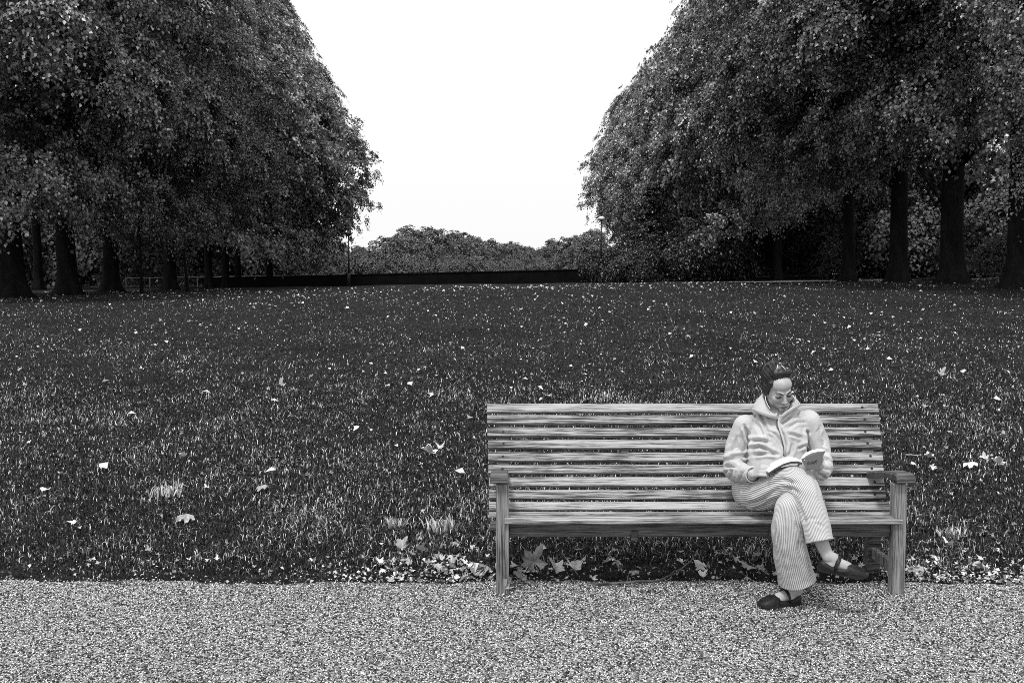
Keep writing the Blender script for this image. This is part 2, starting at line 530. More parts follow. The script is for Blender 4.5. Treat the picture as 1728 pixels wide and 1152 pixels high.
# ---------------------------------------------------------------- grass
def blades(n, xr, yr, h, w, segs=2, dens=None, pale=.0):
    x = RNG.uniform(*xr, n)
    y = yr[0] / (1 - RNG.uniform(0, 1, n) * (1 - yr[0] / yr[1])); x = RNG.uniform(-1, 1, n) * (y * .56 + 1.2)
    # keep only the strip a slightly shifted camera can see
    k = (np.abs(x) < y * .56 + 1.2)
    x, y = x[k], y[k]
    e = path_edge(x)
    k = y > e - .02 + np.abs(RNG.normal(0, .05, len(x)))
    x, y = x[k], y[k]
    if dens is not None:
        k = RNG.uniform(0, 1, len(x)) < dens(x, y); x, y = x[k], y[k]
    n = len(x)
    w = w * (y / 6) ** .85
    clump = np.clip(.5 + .22 * np.sin(x * 2.3 + 1.7 * np.sin(y * 1.1)) * np.sin(y * 1.7 + 1.3 * np.sin(x * .8)) + .2 * np.sin(x * 5.7 - y * 3.1 + 2 * np.sin(y * 2.7)) + .16 * np.sin(x * 11 + y * 9.3) * np.sin(y * 13 - x * 4) + .14 * np.sin(x * .71 + y * .93 + 1), 0, 1)
    hh = h * RNG.uniform(.45, 1.25, n) * (.65 + .6 * clump)
    edge = smooth(0, .7, y - path_edge(x))
    hh *= .5 + .5 * edge
    a = RNG.uniform(0, 2 * np.pi, n); lean = np.abs(RNG.normal(0, 1.1, n)) + .3
    dx, dy = np.cos(a), np.sin(a)
    wa = a + RNG.normal(math.pi / 2, .5, n); wx, wy = np.cos(wa) * w / 2, np.sin(wa) * w / 2
    ww = RNG.uniform(.6, 1.4, n)
    pl0 = RNG.uniform(0, 1, n) < .5
    wx *= ww; wy *= ww
    z = gz(x, y)
    tipx, tipy = x + dx * hh * np.sin(lean), y + dy * hh * np.sin(lean)
    tz = z + hh * np.cos(np.minimum(lean, 1.4))
    mx, my = x + dx * hh * .3 * np.sin(lean), y + dy * hh * .3 * np.sin(lean)
    mz = z + hh * .62 * np.cos(np.minimum(lean * .5, 1.2))
    sh = np.clip(RNG.uniform(0, .8, n) + .12 * clump, 0, 1)
    pl = RNG.uniform(0, 1, n) < .07 + .15 * clump ** 2 + pale
    sh[pl] = RNG.uniform(.86, 1, pl.sum())  # pale blades: dry grass plus glints painted as colour
    if segs == 2:
        V = np.stack([np.stack([x - wx, y - wy, z - .01], 1), np.stack([x + wx, y + wy, z - .01], 1),
                      np.stack([mx + wx * .9, my + wy * .9, mz], 1), np.stack([mx - wx * .9, my - wy * .9, mz], 1),
                      np.stack([tipx, tipy, tz], 1)], 1).reshape(-1, 3)
        f0 = np.array([(0, 1, 2), (0, 2, 3), (3, 2, 4)]); m = 5
    else:
        V = np.stack([np.stack([x - wx, y - wy, z - .01], 1), np.stack([x + wx, y + wy, z - .01], 1), np.stack([tipx, tipy, tz], 1)], 1).reshape(-1, 3)
        f0 = np.array([(0, 1, 2)]); m = 3
    F = (f0[None] + (np.arange(n) * m)[:, None, None]).reshape(-1, 3)
    return V, F, np.repeat(sh, m)

def grass():
    under = lambda x, y: np.where((np.abs(x - 1.01) < 1.15) & (y < 5.95), .5, 1) * (.3 + .7 * smooth(0, .45, y - path_edge(x)))
    L = [blades(270000, (-7, 7), (5.5, 14.5), .048, .0042, 2, under),
         blades(260000, (-9.5, 9.5), (11.2, 60), .055, .0072, 1)]
    V, F, S = [], [], []; b = 0
    for v, f, s in L: V.append(v); F.append(f + b); S.append(s); b += len(v)
    o = link('grass', np_mesh('grass', np.concatenate(V), np.concatenate(F), M['grass'], {'shade': np.concatenate(S)}))
    tag(o, kind='stuff')
grass()

# ---------------------------------------------------------------- foliage
def leaf_cloud(C, nrm, tip, size, shade):
    """C centre, nrm leaf normal, tip direction; folded five-cornered leaf blades"""
    n = len(C)
    t = tip - nrm * (tip * nrm).sum(1)[:, None]
    t /= np.linalg.norm(t, axis=1)[:, None] + 1e-9
    b = np.cross(nrm, t)
    s = size[:, None]
    fold = nrm * s * .14
    v0 = C - t * s * .45
    v1 = C + b * s * .42 + fold - t * s * .02
    v2 = C + t * s * .55 - nrm * s * .15
    v3 = C - b * s * .42 + fold - t * s * .02
    V = np.stack([v0, v1, v2, v3], 1).reshape(-1, 3)
    f0 = np.array([(0, 1, 2), (0, 2, 3)])
    F = (f0[None] + (np.arange(n) * 4)[:, None, None]).reshape(-1, 3)
    return V, F, np.repeat(shade, 4)

def unit(n, rng):
    v = rng.normal(0, 1, (n, 3)); return v / np.linalg.norm(v, axis=1)[:, None]

def crown_mesh(name, seed, rx, ry, rz, zc, nlobe, nclump, per, leaf, lobe_r, spray=.75, material='leaf', droop=.3, fill=5000, bottom=-.95, sprig=.2, taper=0.0, zmin=None, lift=0.0):
    rng = np.random.default_rng(seed)
    D = unit(nlobe * 3, rng); D = D[D[:, 2] > bottom][:nlobe]
    E = np.array([rx, ry, rz])
    LR = lobe_r * rng.uniform(.7, 1.25, len(D))
    LC = D * (E - LR[:, None] * .85) * rng.uniform(.76, 1.14, (len(D), 1))
    pts = []; nr = []
    tot = 0
    while tot < nclump:
        k = rng.integers(0, len(D), 4000)
        d = unit(4000, rng); d = d + D[k] * .55; d /= np.linalg.norm(d, axis=1)[:, None]
        p = LC[k] + d * LR[k][:, None] * rng.uniform(.82, 1.05, (4000, 1))
        keep = np.ones(4000, bool)
        for j in range(len(D)):
            dd = np.linalg.norm(p - LC[j], axis=1)
            keep &= ~((dd < LR[j] * .8) & (k != j))
        keep &= (p[:, 2] > -rz * .97)
        pts.append(p[keep]); nr.append(d[keep]); tot += keep.sum()
    Cn = np.concatenate(pts)[:nclump]; Nn = np.concatenate(nr)[:nclump]
    # the crown is lifted off the ground
    if zmin is not None:
        lim = zmin - zc + lift * np.clip(-Cn[:, 0] / rx + .1, 0, 1) + .9 * np.sin(Cn[:, 0] * 1.1 + seed) * np.cos(Cn[:, 1] * .9)
        low_ = Cn[:, 2] < lim
        Cn[low_, 2] = lim[low_] + rng.uniform(0, 3.0, low_.sum()) ** 1.2
    # sprigs that stick out of the outline
    sg = rng.uniform(0, 1, nclump) < sprig
    Cn[sg] += Nn[sg] * rng.uniform(.3, 1.2, (sg.sum(), 1)) * lobe_r * .5
    cs = rng.uniform(0, 1, nclump)
    rep = np.repeat(np.arange(nclump), per)
    n = len(rep)
    out_ = Nn[rep]
    up = np.array([0, 0, 1.0])
    pn = out_ * .75 + up * .6; pn /= np.linalg.norm(pn, axis=1)[:, None]
    q = rng.normal(0, 1, (n, 3)) * spray * rng.uniform(.5, 1.1, (n, 1))
    q -= pn * (q * pn).sum(1)[:, None] * .62
    q[:, 2] -= droop * (q ** 2).sum(1)
    C = Cn[rep] + q
    ln = pn * .9 + rng.normal(0, .55, (n, 3)); ln /= np.linalg.norm(ln, axis=1)[:, None]
    tip = out_ * .6 + q * .6 + np.array([0, 0, -.7]) + rng.normal(0, .4, (n, 3))
    size = leaf * rng.uniform(.65, 1.25, n)
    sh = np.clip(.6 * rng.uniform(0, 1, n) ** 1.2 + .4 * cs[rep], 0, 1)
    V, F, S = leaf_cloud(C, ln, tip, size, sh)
    # sparse leafy inside that closes the crown; dark tone paints its inner shade
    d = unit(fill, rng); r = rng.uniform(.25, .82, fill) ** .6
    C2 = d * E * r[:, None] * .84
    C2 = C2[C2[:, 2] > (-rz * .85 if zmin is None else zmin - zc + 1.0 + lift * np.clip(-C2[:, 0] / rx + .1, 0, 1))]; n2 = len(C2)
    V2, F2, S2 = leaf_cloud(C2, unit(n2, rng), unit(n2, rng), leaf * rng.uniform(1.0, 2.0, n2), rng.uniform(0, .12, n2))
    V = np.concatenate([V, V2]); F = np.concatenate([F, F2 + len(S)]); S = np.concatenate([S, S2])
    if taper > 0:
        k_ = 1 - taper * np.clip(V[:, 2] / rz + .15, 0, 1.2) ** 1.6
        V[:, 0] *= k_; V[:, 1] *= (1 + k_) / 2
    V[:, 2] += zc
    return np_mesh(name, V, F, M[material], {'shade': S})

def trunk_mesh(name, seed, h, r, top=.45, flare=1.75, limbs=6, lean=.0, crown_r=8):
    rng = random.Random(seed)
    mb = MB(); n = 18
    zs = [-.3, .0, .25, .6, 1.2, 2.2, 3.6, 5.5, 8, h * .6, h * .8]
    pts = []; rr = []
    for z in zs:
        f = 1 + (flare - 1) * math.exp(-max(z, 0) / .42)
        pts.append(Vector((math.sin(z * .3 + seed) * .06 * z * .4 + lean * z, math.cos(z * .27 + seed) * .05 * z * .4, z)))
        rr.append(r * f * (1 - (1 - top) * max(z, 0) / h))
    rings = []
    for i_, p in enumerate(pts):
        for k in range(n):
            a = 2 * math.pi * k / n
            butt = 1 + .16 * math.exp(-max(zs[i_], 0) / .8) * math.sin(5 * a + seed) + .05 * math.sin(3 * a + zs[i_])
            rings.append((p.x + rr[i_] * butt * math.cos(a), p.y + rr[i_] * butt * math.sin(a), p.z))
    f = []
    for i_ in range(len(pts) - 1):
        for k in range(n): f.append((i_ * n + k, i_ * n + (k + 1) % n, (i_ + 1) * n + (k + 1) % n, (i_ + 1) * n + k))
    f.append(tuple((len(pts) - 1) * n + k for k in range(n)))
    mb.add(rings, f)
    for j in range(limbs):
        z0 = rng.uniform(4.5, h * .7); a = rng.uniform(0, 6.28); L = crown_r * rng.uniform(.6, .85)
        p0 = Vector((lean * z0, 0, z0)); d = Vector((math.cos(a), math.sin(a), .55))
        q = [p0, p0 + d * L * .3, p0 + d * L * .62 + Vector((0, 0, .5)), p0 + d * L + Vector((rng.uniform(-1, 1), rng.uniform(-1, 1), 1.2))]
        mb.tube(q, [r * .38, r * .28, r * .17, r * .06], 7)
    me = bpy.data.meshes.new(name); me.from_pydata(mb.v, [], mb.f); me.update()
    me.polygons.foreach_set('use_smooth', np.ones(len(me.polygons), bool))
    me.materials.append(M['bark'])
    return me

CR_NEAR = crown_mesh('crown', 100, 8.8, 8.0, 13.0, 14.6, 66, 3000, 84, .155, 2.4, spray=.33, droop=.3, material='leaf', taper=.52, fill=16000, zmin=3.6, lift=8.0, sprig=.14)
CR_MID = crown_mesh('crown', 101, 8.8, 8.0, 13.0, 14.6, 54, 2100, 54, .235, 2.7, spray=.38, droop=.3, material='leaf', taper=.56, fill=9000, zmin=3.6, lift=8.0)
CR = [CR_MID, CR_MID, CR_MID]
CRP = crown_mesh('crown', 140, 6.6, 6.0, 9.5, 12.6, 42, 1000, 100, .115, 2.1, spray=.6, material='leaf_pale', zmin=4.2)
CRB = crown_mesh('crown', 150, 9.5, 8.0, 12.0, 17.5, 40, 600, 34, .38, 3.0, material='leaf', fill=3500, zmin=6.5)
TR = [trunk_mesh('trunk', k + 1, 24, .62, crown_r=9) for k in range(3)]
SHR = [crown_mesh('foliage', 160 + k, 2.6, 2.2, 2.0, 1.9, 20, 200, 40, .2, .9, spray=.4, material='leaf_far', fill=500, bottom=-.5) for k in range(2)]
EVG = crown_mesh('foliage', 170, 3.2, 2.4, 1.35, 1.2, 26, 380, 44, .14, .8, spray=.34, material='leaf_dark', fill=800, bottom=-.5)
FAR = [crown_mesh('crown', 180 + k, 5.0, 5.0, 6.0, 6.4, 30, 330, 36, .4, 1.7, spray=.55, material='leaf_far', fill=700, bottom=-.8) for k in range(2)]
TRF = trunk_mesh('trunk', 9, 10, .35, limbs=3, crown_r=4)

def tree(name, label, x, y, crown, trunk, s=1.0, rot=0, sx=1.0, sz=1.0, ts=1.0, group=None, cat='tree', dz=0, cz=0, cx=0):
    e = empty(name, G(x, y, dz))
    tag(e, label, cat, group)
    if trunk is not None:
        t_ = link('trunk', trunk, e); t_.scale = (ts, ts, sz * s); t_.rotation_euler.z = rot * 1.7
    if crown is CR_MID and y < 70 and x > -60: crown = CR_NEAR
    flip = -1 if int(y * 3) % 2 else 1
    c = link('crown', crown, e); c.scale = (s * sx, s * flip, s * sz); c.rotation_euler.z = rot; c.location.z = cz; c.location.x = cx
    return e

ORD = ['first', 'second', 'third', 'fourth', 'fifth', 'sixth', 'seventh', 'eighth', 'ninth', 'tenth', 'eleventh', 'twelfth', 'thirteenth', 'fourteenth', 'fifteenth', 'sixteenth']
# left avenue row, near to far; (pixel x of the trunk, trunk scale, label)
rng = random.Random(5)
XL = -25.0
left = [(43.5, 1.1, 'plane tree standing beyond the left edge with only its dark leaves in view'),
        (50.2, 1.05, 'big plane tree with the thickest flared trunk at the far left'),
        (56.8, .86, 'plane tree second from the left, with flared trunk between two bright lawn gaps'),
        (62.8, .78, 'plane tree third from the left, with ridged trunk right of the second lawn gap'),
        (73.8, .72, 'plane tree fourth from the left, standing between the two slender saplings'),
        (83.2, .52, 'plane tree with narrow trunk, left one of the three trunks close together'),
        (88.0, .5, 'plane tree with narrow trunk, middle one of the three trunks close together'),
        (92.0, .45, 'plane tree with narrow trunk, right one of the three trunks close together')]
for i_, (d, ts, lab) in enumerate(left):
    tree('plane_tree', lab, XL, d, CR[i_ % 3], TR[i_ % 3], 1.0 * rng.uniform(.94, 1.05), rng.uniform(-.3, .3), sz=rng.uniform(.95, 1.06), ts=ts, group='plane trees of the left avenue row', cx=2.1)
for d, lab in ((99, 'dark plane tree at the inner end of the left row, leaves hanging over the wall'),):
    tree('plane_tree', lab, XL + 1.2, d, CR[1], TR[1], .95, .2, ts=.5, group='plane trees of the left avenue row', cz=-1.9, cx=2.2)

XRr = 21.8
right = [(43.2, .95, 'plane tree at the right edge with its trunk cut by the picture edge', CR[0], 0),
         (50.0, .9, 'plane tree with thick dark trunk, second trunk from the right edge', CR[1], 0),
         (57.2, .8, 'plane tree with tall straight trunk, third from the right edge', CR[2], 0),
         (65.5, .62, 'plane tree with low leaves beside the wide pale gap right of centre', CR[0], 0),
         (83.0, .62, 'plane tree with short dark trunk under heavy hanging leaves in the right row', CR[1], 0),
         (92.5, .5, 'plane tree with slim trunk left of the short dark trunk in the right row', CR[2], 0),
         (102.0, .5, 'plane tree whose slim trunk stands furthest left in the right row', CR[0], 0),
         (113, .5, 'plane tree behind the evergreen bush, trunk hidden, right row', CR[1], 0),
         (126, .5, 'plane tree of the right row whose crown juts out above the lamp', CR[2], 0),
         (140, .5, 'plane tree at the far inner end of the right row, above the lamp head', CR[0], 0)]
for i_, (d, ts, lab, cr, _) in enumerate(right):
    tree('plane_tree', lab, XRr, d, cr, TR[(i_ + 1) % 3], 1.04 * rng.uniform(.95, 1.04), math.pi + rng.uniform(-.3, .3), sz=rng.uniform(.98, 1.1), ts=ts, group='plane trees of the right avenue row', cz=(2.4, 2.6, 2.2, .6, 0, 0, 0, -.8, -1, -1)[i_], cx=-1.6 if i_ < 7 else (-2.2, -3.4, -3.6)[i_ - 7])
# bright young crown hanging in front at the right edge
tree('lime_tree', 'tree with the palest brighter leaves hanging in at the right edge', 22.6, 37.0, CRP, TR[2], 1.0, .4, ts=.5)

for side, X0 in ((-1, -40.0), (1, 38.0)):
    for k in range(3, 8):
        d = 44 + k * 14
        if True:
            nm = 'left' if side < 0 else 'right'
            tree('avenue_tree', f'dark tree behind the {nm} plane row, {ORD[k - 3]} nearest in its line', X0 + rng.uniform(-1, 1), d, CRB, TR[k % 3], 1.02, rng.uniform(0, 6.28), ts=.6, group=f'trees behind the {nm} plane row')

tree('avenue_tree', 'leafy crown of a tree filling the top left corner of the view', -35.5, 50.0, CR[1], TR[1], 1.0, 2.0, ts=.6, cz=3.5)
tree('avenue_tree', 'leafy crown of a tree filling the top right corner of the view', 33.0, 50.0, CR[0], TR[1], 1.0, 1.0, ts=.6, cz=3.5)
# understorey shrubs closing the view below the crowns
for k, (x, d, s) in enumerate([(-58, 116, 2.2), (-63, 120, 2.4), (-49, 112, 1.9), (-54, 118, 2.3), (-38, 106, 1.6), (-42, 114, 2.1), (-34, 116, 1.7), (-37, 124, 2.2), (-30, 122, 1.6), (-31, 134, 2.2), (-60, 98, 2.3), (-56, 106, 2.4), (-26, 128, 1.5), (-53, 118, 2.5), (-66, 112, 2.6), (-70, 124, 2.8)]):
    tree('shrub', 'leafy shrub in the shade behind the trunks of the left row', x, d, SHR[k % 2], None, s * 1.15, k * 1.3, group='shrubs behind the left row', cat='shrub')
for k, (x, d, s) in enumerate([(35, 72, 1.3), (40, 78, 1.7), (33, 84, 1.4), (46, 80, 2.1), (38, 90, 1.9), (32, 98, 1.6), (45, 94, 2.3), (52, 90, 2.5), (37, 104, 2.0), (30, 110, 1.8), (58, 98, 2.6), (43, 110, 2.4), (34, 122, 2.0), (27, 128, 1.8), (25, 142, 2.0), (48, 70, 1.6), (54, 78, 2.1), (29, 88, .9), (33, 66, .7), (36, 63, .9), (62, 84, 2.3), (50, 62, 1.5)]):
    tree('shrub', 'leafy shrub in the shade behind the trunks of the right row', x, d, SHR[k % 2], None, s * 1.15, k * 1.9, group='shrubs behind the right row', cat='shrub')

# dark evergreen bushes at the right end of the wall
for x, d, s, sz, lab in ((8.3, 80, 1.0, .95, 'low dark evergreen bush with pale leaf edges at the right end of the wall'),
                     (12.2, 83, 1.25, 1.15, 'low dark evergreen bush behind the foot of the right lamp post'),
                     (17.0, 86, 1.35, 1.2, 'dark evergreen bush under the hanging leaves right of the lamp post')):
    tree('evergreen_bush', lab, x, d, EVG, None, s, x, sz=sz, cat='bush')
def conifer_mesh():
    rng = np.random.default_rng(33); C = []; nn = []; tt = []; sz = []
    H = 8.6
    for lvl in range(16):
        z = .7 + lvl * .5; rad = 3.9 * (1 - z / (H + .6)) ** .8 * rng.uniform(.85, 1.1)
        for b_ in range(13):
            a = rng.uniform(0, 6.28); L = rad * rng.uniform(.75, 1.1)
            n = int(46 * L / 2) + 16
            t = rng.uniform(.1, 1, n) ** .7
            x = np.cos(a) * L * t; y = np.sin(a) * L * t
            zz = z + .25 * t - .9 * t * t * L / 3
            c = np.stack([x, y, zz], 1) + rng.normal(0, 1, (n, 3)) * np.array([.28, .28, .09])
            C.append(c); nn.append(np.tile([np.cos(a) * .35, np.sin(a) * .35, .9], (n, 1)) + rng.normal(0, .35, (n, 3)))
            tt.append(np.tile([np.cos(a), np.sin(a), -.7], (n, 1)) + rng.normal(0, .4, (n, 3)))
    C = np.concatenate(C); nn = np.concatenate(nn); tt = np.concatenate(tt); nn /= np.linalg.norm(nn, axis=1)[:, None]
    n = len(C)
    V, F, S = leaf_cloud(C, nn, tt, rng.uniform(.12, .26, n), np.clip(rng.uniform(0, 1, n) ** 1.4, 0, 1))
    return np_mesh('crown', V, F, M['leaf_dark'], {'shade': S})
CON = conifer_mesh()
tree('yew_tree', 'broad dark conical evergreen with drooping boughs behind the right lamp post', 12.6, 91, CON, TRF, 1.0, 0, ts=.8)

# ---------------------------------------------------------------- far trees beyond the wall
FT = [(655, 400, 255, .9), (693, 388, 275, 1.1), (735, 388, 290, 1.15), (770, 396, 305, 1.05), (800, 402, 320, 1.0), (826, 409, 335, .95), (850, 412, 350, .9),
      (873, 416, 365, .9), (893, 420, 385, .9), (912, 424, 405, .9), (903, 425, 430, .9),
      (934, 411, 300, .8), (958, 405, 270, .9), (985, 408, 235, 1.0), (1005, 398, 205, 1.0),
      (604, 420, 235, 1.0), (575, 412, 190, 1.0), (545, 405, 175, 1.0), (515, 410, 165, 1.0), (622, 432, 205, .7), (485, 412, 150, 1.0), (450, 415, 145, 1.0), (415, 420, 140, 1.0), (375, 425, 140, 1.0), (330, 425, 136, 1.0)]
names = ['first', 'second', 'third', 'fourth', 'fifth', 'sixth', 'seventh', 'eighth', 'ninth', 'tenth', 'eleventh']
for k, (px, top, d, w) in enumerate(FT):
    hgt = (462 - top) * d / FPX + 1.72 + .3
    s = hgt / 12.2
    if k < 11:
        lab = f'distant round tree, {names[k]} from the left in the receding line above the wall'; grp = 'distant trees receding above the wall'
    elif k < 15:
        lab = f'distant tree, {names[k-11]} from the left in the low group beside the right lamp post'; grp = 'distant trees by the right lamp post'
    else:
        lab = 'pale distant tree seen behind and beside the inner end of the left plane row'; grp = 'distant trees behind the left row'
    e = tree('distant_tree', lab, (px - 864) * d / FPX, d, FAR[k % 2], TRF, s, k * 2.1, sx=w * (1.15 if k < 11 else 1), ts=s, group=grp, dz=-.3)
for k, px in enumerate(range(1120, 1760, 55)):
    d = 165 + 9 * math.sin(k * 2.2)
    tree('distant_tree', 'pale distant tree glimpsed low between the trunks of the right row', (px - 864) * d / FPX, d, FAR[k % 2], TRF, 1.15, k * 1.7, group='distant trees behind the right row', dz=-.5, sx=1.2, cz=-1.2)
for k, px in enumerate(range(-30, 300, 55)):
    d = 160 + 9 * math.sin(k * 2.2)
    tree('distant_tree', 'pale distant tree glimpsed low between the big left trunks', (px - 864) * d / FPX, d, FAR[k % 2], TRF, 1.15, k * 1.7, group='distant trees seen between the left trunks', dz=-.5, sx=1.2, cz=-1.2)
# rounded clipped bushes in front of the distant trees
for k, (px, top, d) in enumerate([(505, 444, 130), (535, 444, 135), (560, 440, 140), (590, 446, 140), (612, 438, 150), (640, 446, 150), (668, 440, 155), (700, 446, 160), (725, 444, 170), (752, 447, 180), (780, 447, 190), (808, 448, 200), (836, 449, 210), (862, 450, 220), (888, 450, 230), (912, 450, 230)]):
    s = ((462 - top) * d / FPX + 1.9) / 3.9
    tree('far_bush', f'rounded bush behind the dark wall, {ORD[k]} from the left', (px - 864) * d / FPX, d, SHR[k % 2], None, s * 1.25, k * 2.0, cat='bush', group='bushes behind the wall', dz=-.3)

# ---------------------------------------------------------------- boundary wall
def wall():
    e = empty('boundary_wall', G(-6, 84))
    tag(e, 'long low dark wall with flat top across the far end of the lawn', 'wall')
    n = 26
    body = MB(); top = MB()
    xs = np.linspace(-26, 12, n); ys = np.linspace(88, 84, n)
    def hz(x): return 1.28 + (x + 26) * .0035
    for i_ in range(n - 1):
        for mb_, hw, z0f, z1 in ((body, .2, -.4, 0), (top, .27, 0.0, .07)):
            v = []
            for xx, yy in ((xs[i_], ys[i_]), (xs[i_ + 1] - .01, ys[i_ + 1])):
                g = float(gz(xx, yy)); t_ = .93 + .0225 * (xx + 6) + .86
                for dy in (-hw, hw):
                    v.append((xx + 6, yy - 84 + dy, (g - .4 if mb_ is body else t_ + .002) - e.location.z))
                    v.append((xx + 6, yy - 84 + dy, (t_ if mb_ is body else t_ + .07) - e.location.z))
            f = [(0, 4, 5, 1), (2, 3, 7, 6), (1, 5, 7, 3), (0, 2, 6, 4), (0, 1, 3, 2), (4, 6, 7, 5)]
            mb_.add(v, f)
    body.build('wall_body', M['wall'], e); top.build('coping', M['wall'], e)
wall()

# low rails and pale strips of path beyond the trees
def strip(name, x0, x1, y0, y1, dz, m, lab=None):
    xs = np.linspace(x0, x1, 24)
    v = np.concatenate([np.stack([xs, np.full(24, y0), gz(xs, np.full(24, y0)) + dz], 1), np.stack([xs, np.full(24, y1), gz(xs, np.full(24, y1)) + dz], 1)])
    i_ = np.arange(23)
    o = link(name, np_mesh(name, v, np.stack([i_, i_ + 1, i_ + 25, i_ + 24], 1), m)); tag(o, kind='structure')
strip('far_path', 14, 70, 66, 69.5, .03, M['far_path'])
strip('far_path', -70, -20, 104, 109, .03, M['far_path'])

def fence():
    e = empty('rail_fence', G(-27, 102)); tag(e, 'low pale rail fence far behind the left row of trunks', 'fence')
    gz0 = e.location.z
    for k in range(14):
        x = -12 + k * 2.4
        g = float(gz(x - 27, 102)) - gz0
        MB().box((x, 0, g + .5), (.05, .05, .55)).build('post', M['far_path'], e)
    for h_ in (.95,):
        MB().tube([(-12 + k * 2.4, 0, float(gz(-39 + k * 2.4, 102)) - gz0 + h_) for k in range(14)], .05, 6).build('rail', M['far_path'], e)
fence()

# lamp posts and saplings
def lamp(label, x, y, top, head=True):
    g = G(x, y); h_ = top - g.z
    e = empty('lamp_post', g); tag(e, label, 'lamp post')
    MB().tube([(0, 0, -.2), (0, 0, .9), (0, 0, .98), (0, 0, 1.0)], [.13, .12, .1, .06], 12).build('base', M['metal_dark'], e, smooth_shade=True)
    MB().tube([(0, 0, .95), (0, 0, h_ * .6), (0, 0, h_ - .3)], [.07, .06, .045], 10).build('pole', M['metal_dark'], e, smooth_shade=True)
    MB().tube([(0, 0, h_ - .32), (0, 0, h_ - .25), (0, 0, h_ - .12)], [.05, .15, .19], 12).build('lantern', M['metal_dark'], e, smooth_shade=True)
    MB().ball((0, 0, h_ - .12), (.26, .26, .16), nu=14, nv=8).build('lamp_cap', M['lamp_glass'] if head else M['metal_dark'], e, smooth_shade=True)
    if head:
        for z in (1.22, .75):
            MB().tube([(0, 0, z - .07), (0, 0, z + .07)], .135, 12).build('pale_band', M['lamp_glass'], e)
p = P(1015, 366, 79)
lamp('tall slim lamp post with pale cap in front of the dark evergreen, right', p.x, 79, p.z)
p = P(588, 392, 78)
lamp('thin dark lamp post standing before the left end of the wall', p.x, 78, p.z, False)
for px, pt, d, ln, lab in ((240, 415, 58, -.012, 'thin leaning sapling stem between the third and fourth left trunks'), (317, 425, 62, -.05, 'thin leaning sapling stem right of the fourth left trunk')):
    x = (px - 864) * d / FPX
    e = empty('sapling', G(x, d)); tag(e, lab, 'sapling')
    MB().tube([(0, 0, -.1), (ln * 1.5, 0, 1.3), (ln * 4, 0, 2.8), (ln * 9, 0, 5)], [.11, .085, .07, .05], 8).build('stem', M['bark'], e, smooth_shade=True)
    c = crown_mesh('leaves', 300 + px, 1.3, 1.3, 1.2, 4.9, 8, 40, 40, .2, .6, spray=.4, fill=60)
    link('leaves', c, e)

# ================================================================ bench
BX0, BX1 = -0.086, 2.113          # outer faces of the front legs
BY = 5.315
bench = empty('park_bench', (1.0135, 5.5, 0))
tag(bench, 'long weathered wooden slatted bench on the edge of the gravel path', 'bench')
BO = Vector((1.0135, 5.5, 0))

def bslat(name, x0, x1, y, z, w, th, tilt, m, sub=10, bow=.0):
    """slat: w across, th thick, tilt about X; built round its own centre"""
    mb = MB()
    Mx = Matrix.Rotation(tilt, 3, 'X')
    cx = (x0 + x1) / 2
    h = (x1 - x0) / 2; b = .003
    prof = [(-th/2, -w/2 + b), (-th/2 + b, -w/2), (th/2 - b, -w/2), (th/2, -w/2 + b), (th/2, w/2 - b), (th/2 - b, w/2), (-th/2 + b, w/2), (-th/2, w/2 - b)]
    v = []; f = []
    r_ = random.Random(name + str(z))
    for k in range(sub + 1):
        t = -1 + 2 * k / sub
        wob = bow * (1 - t * t)
        j1, j2 = r_.uniform(-.0012, .0012), r_.uniform(-.001, .001)
        for (a, c) in prof:
            q = Mx @ Vector((0, a + j2, c + wob + (j1 if c > 0 else -j1)))
            v.append((t * h, q.y, q.z))
    for k in range(sub):
        for j in range(8):
            f.append((k * 8 + j, (k + 1) * 8 + j, (k + 1) * 8 + (j + 1) % 8, k * 8 + (j + 1) % 8))
    f.append(tuple(range(8))); f.append(tuple(sub * 8 + j for j in range(7, -1, -1)))
    mb.add(v, f)
    return mb.build(name, m, bench, Vector((cx, y, z)) - BO)

# backrest slats, top one first: (photo row top, bottom)
rows = [(682, 695.5), (701, 715), (721.5, 735.5), (742, 756), (763.5, 777.5), (785, 798.5), (806, 820), (827, 841.5)]
SX0, SX1 = 1.0135 - 1.16, 1.0135 + 1.16
YT, YB, ZT, ZB = 5.955, 5.69, .946, .44
def back_y(z): return YB + (YT - YB) * (z - ZB) / (ZT - ZB)
tilt = -math.atan((YT - YB) / (ZT - ZB))
backs = []
for k, (a, b_) in enumerate(rows):
    y = 5.95
    for _ in range(6):
        z = (P(1000, a, y).z + P(1000, b_, y).z) / 2; y = back_y(z)
    w = (P(1000, a, y).z - P(1000, b_, y).z) / math.cos(tilt) * 1.0
    ex = random.uniform(-.006, .006)
    bslat('slat', -.1465 + .016 * k / 7 + ex * .4, 2.174 - .039 * k / 7 + random.uniform(-.003, .003), y + .006 * math.cos(tilt), z + .006 * math.sin(tilt), w * .95, .034, tilt, M['wood'], bow=random.uniform(-.002, .002))
    backs.append((y, z))  # front face centre
# seat slats, rear to front (dished seat)
a_, b_ = P(1000, 848.5, 5.675), P(1000, 860, 5.65)
bslat('slat', -.131, 2.150, 5.665, (a_.z + b_.z) / 2, .05, .022, -math.radians(38), M['wood'])
c_ = P(1000, 862.5, 5.625)
bslat('slat', -.131, 2.142, 5.598, c_.z - .012, .055, .022, math.pi / 2, M['wood'])
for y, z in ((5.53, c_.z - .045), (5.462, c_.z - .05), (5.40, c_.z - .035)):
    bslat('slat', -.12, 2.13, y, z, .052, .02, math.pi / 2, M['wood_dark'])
d_ = P(1000, 876.5, 5.292)
bslat('slat', BX0 + .046, BX1 - .030, 5.325, d_.z - .0125 + .003, .068, .024, math.pi / 2 + .1, M['wood'], bow=0)
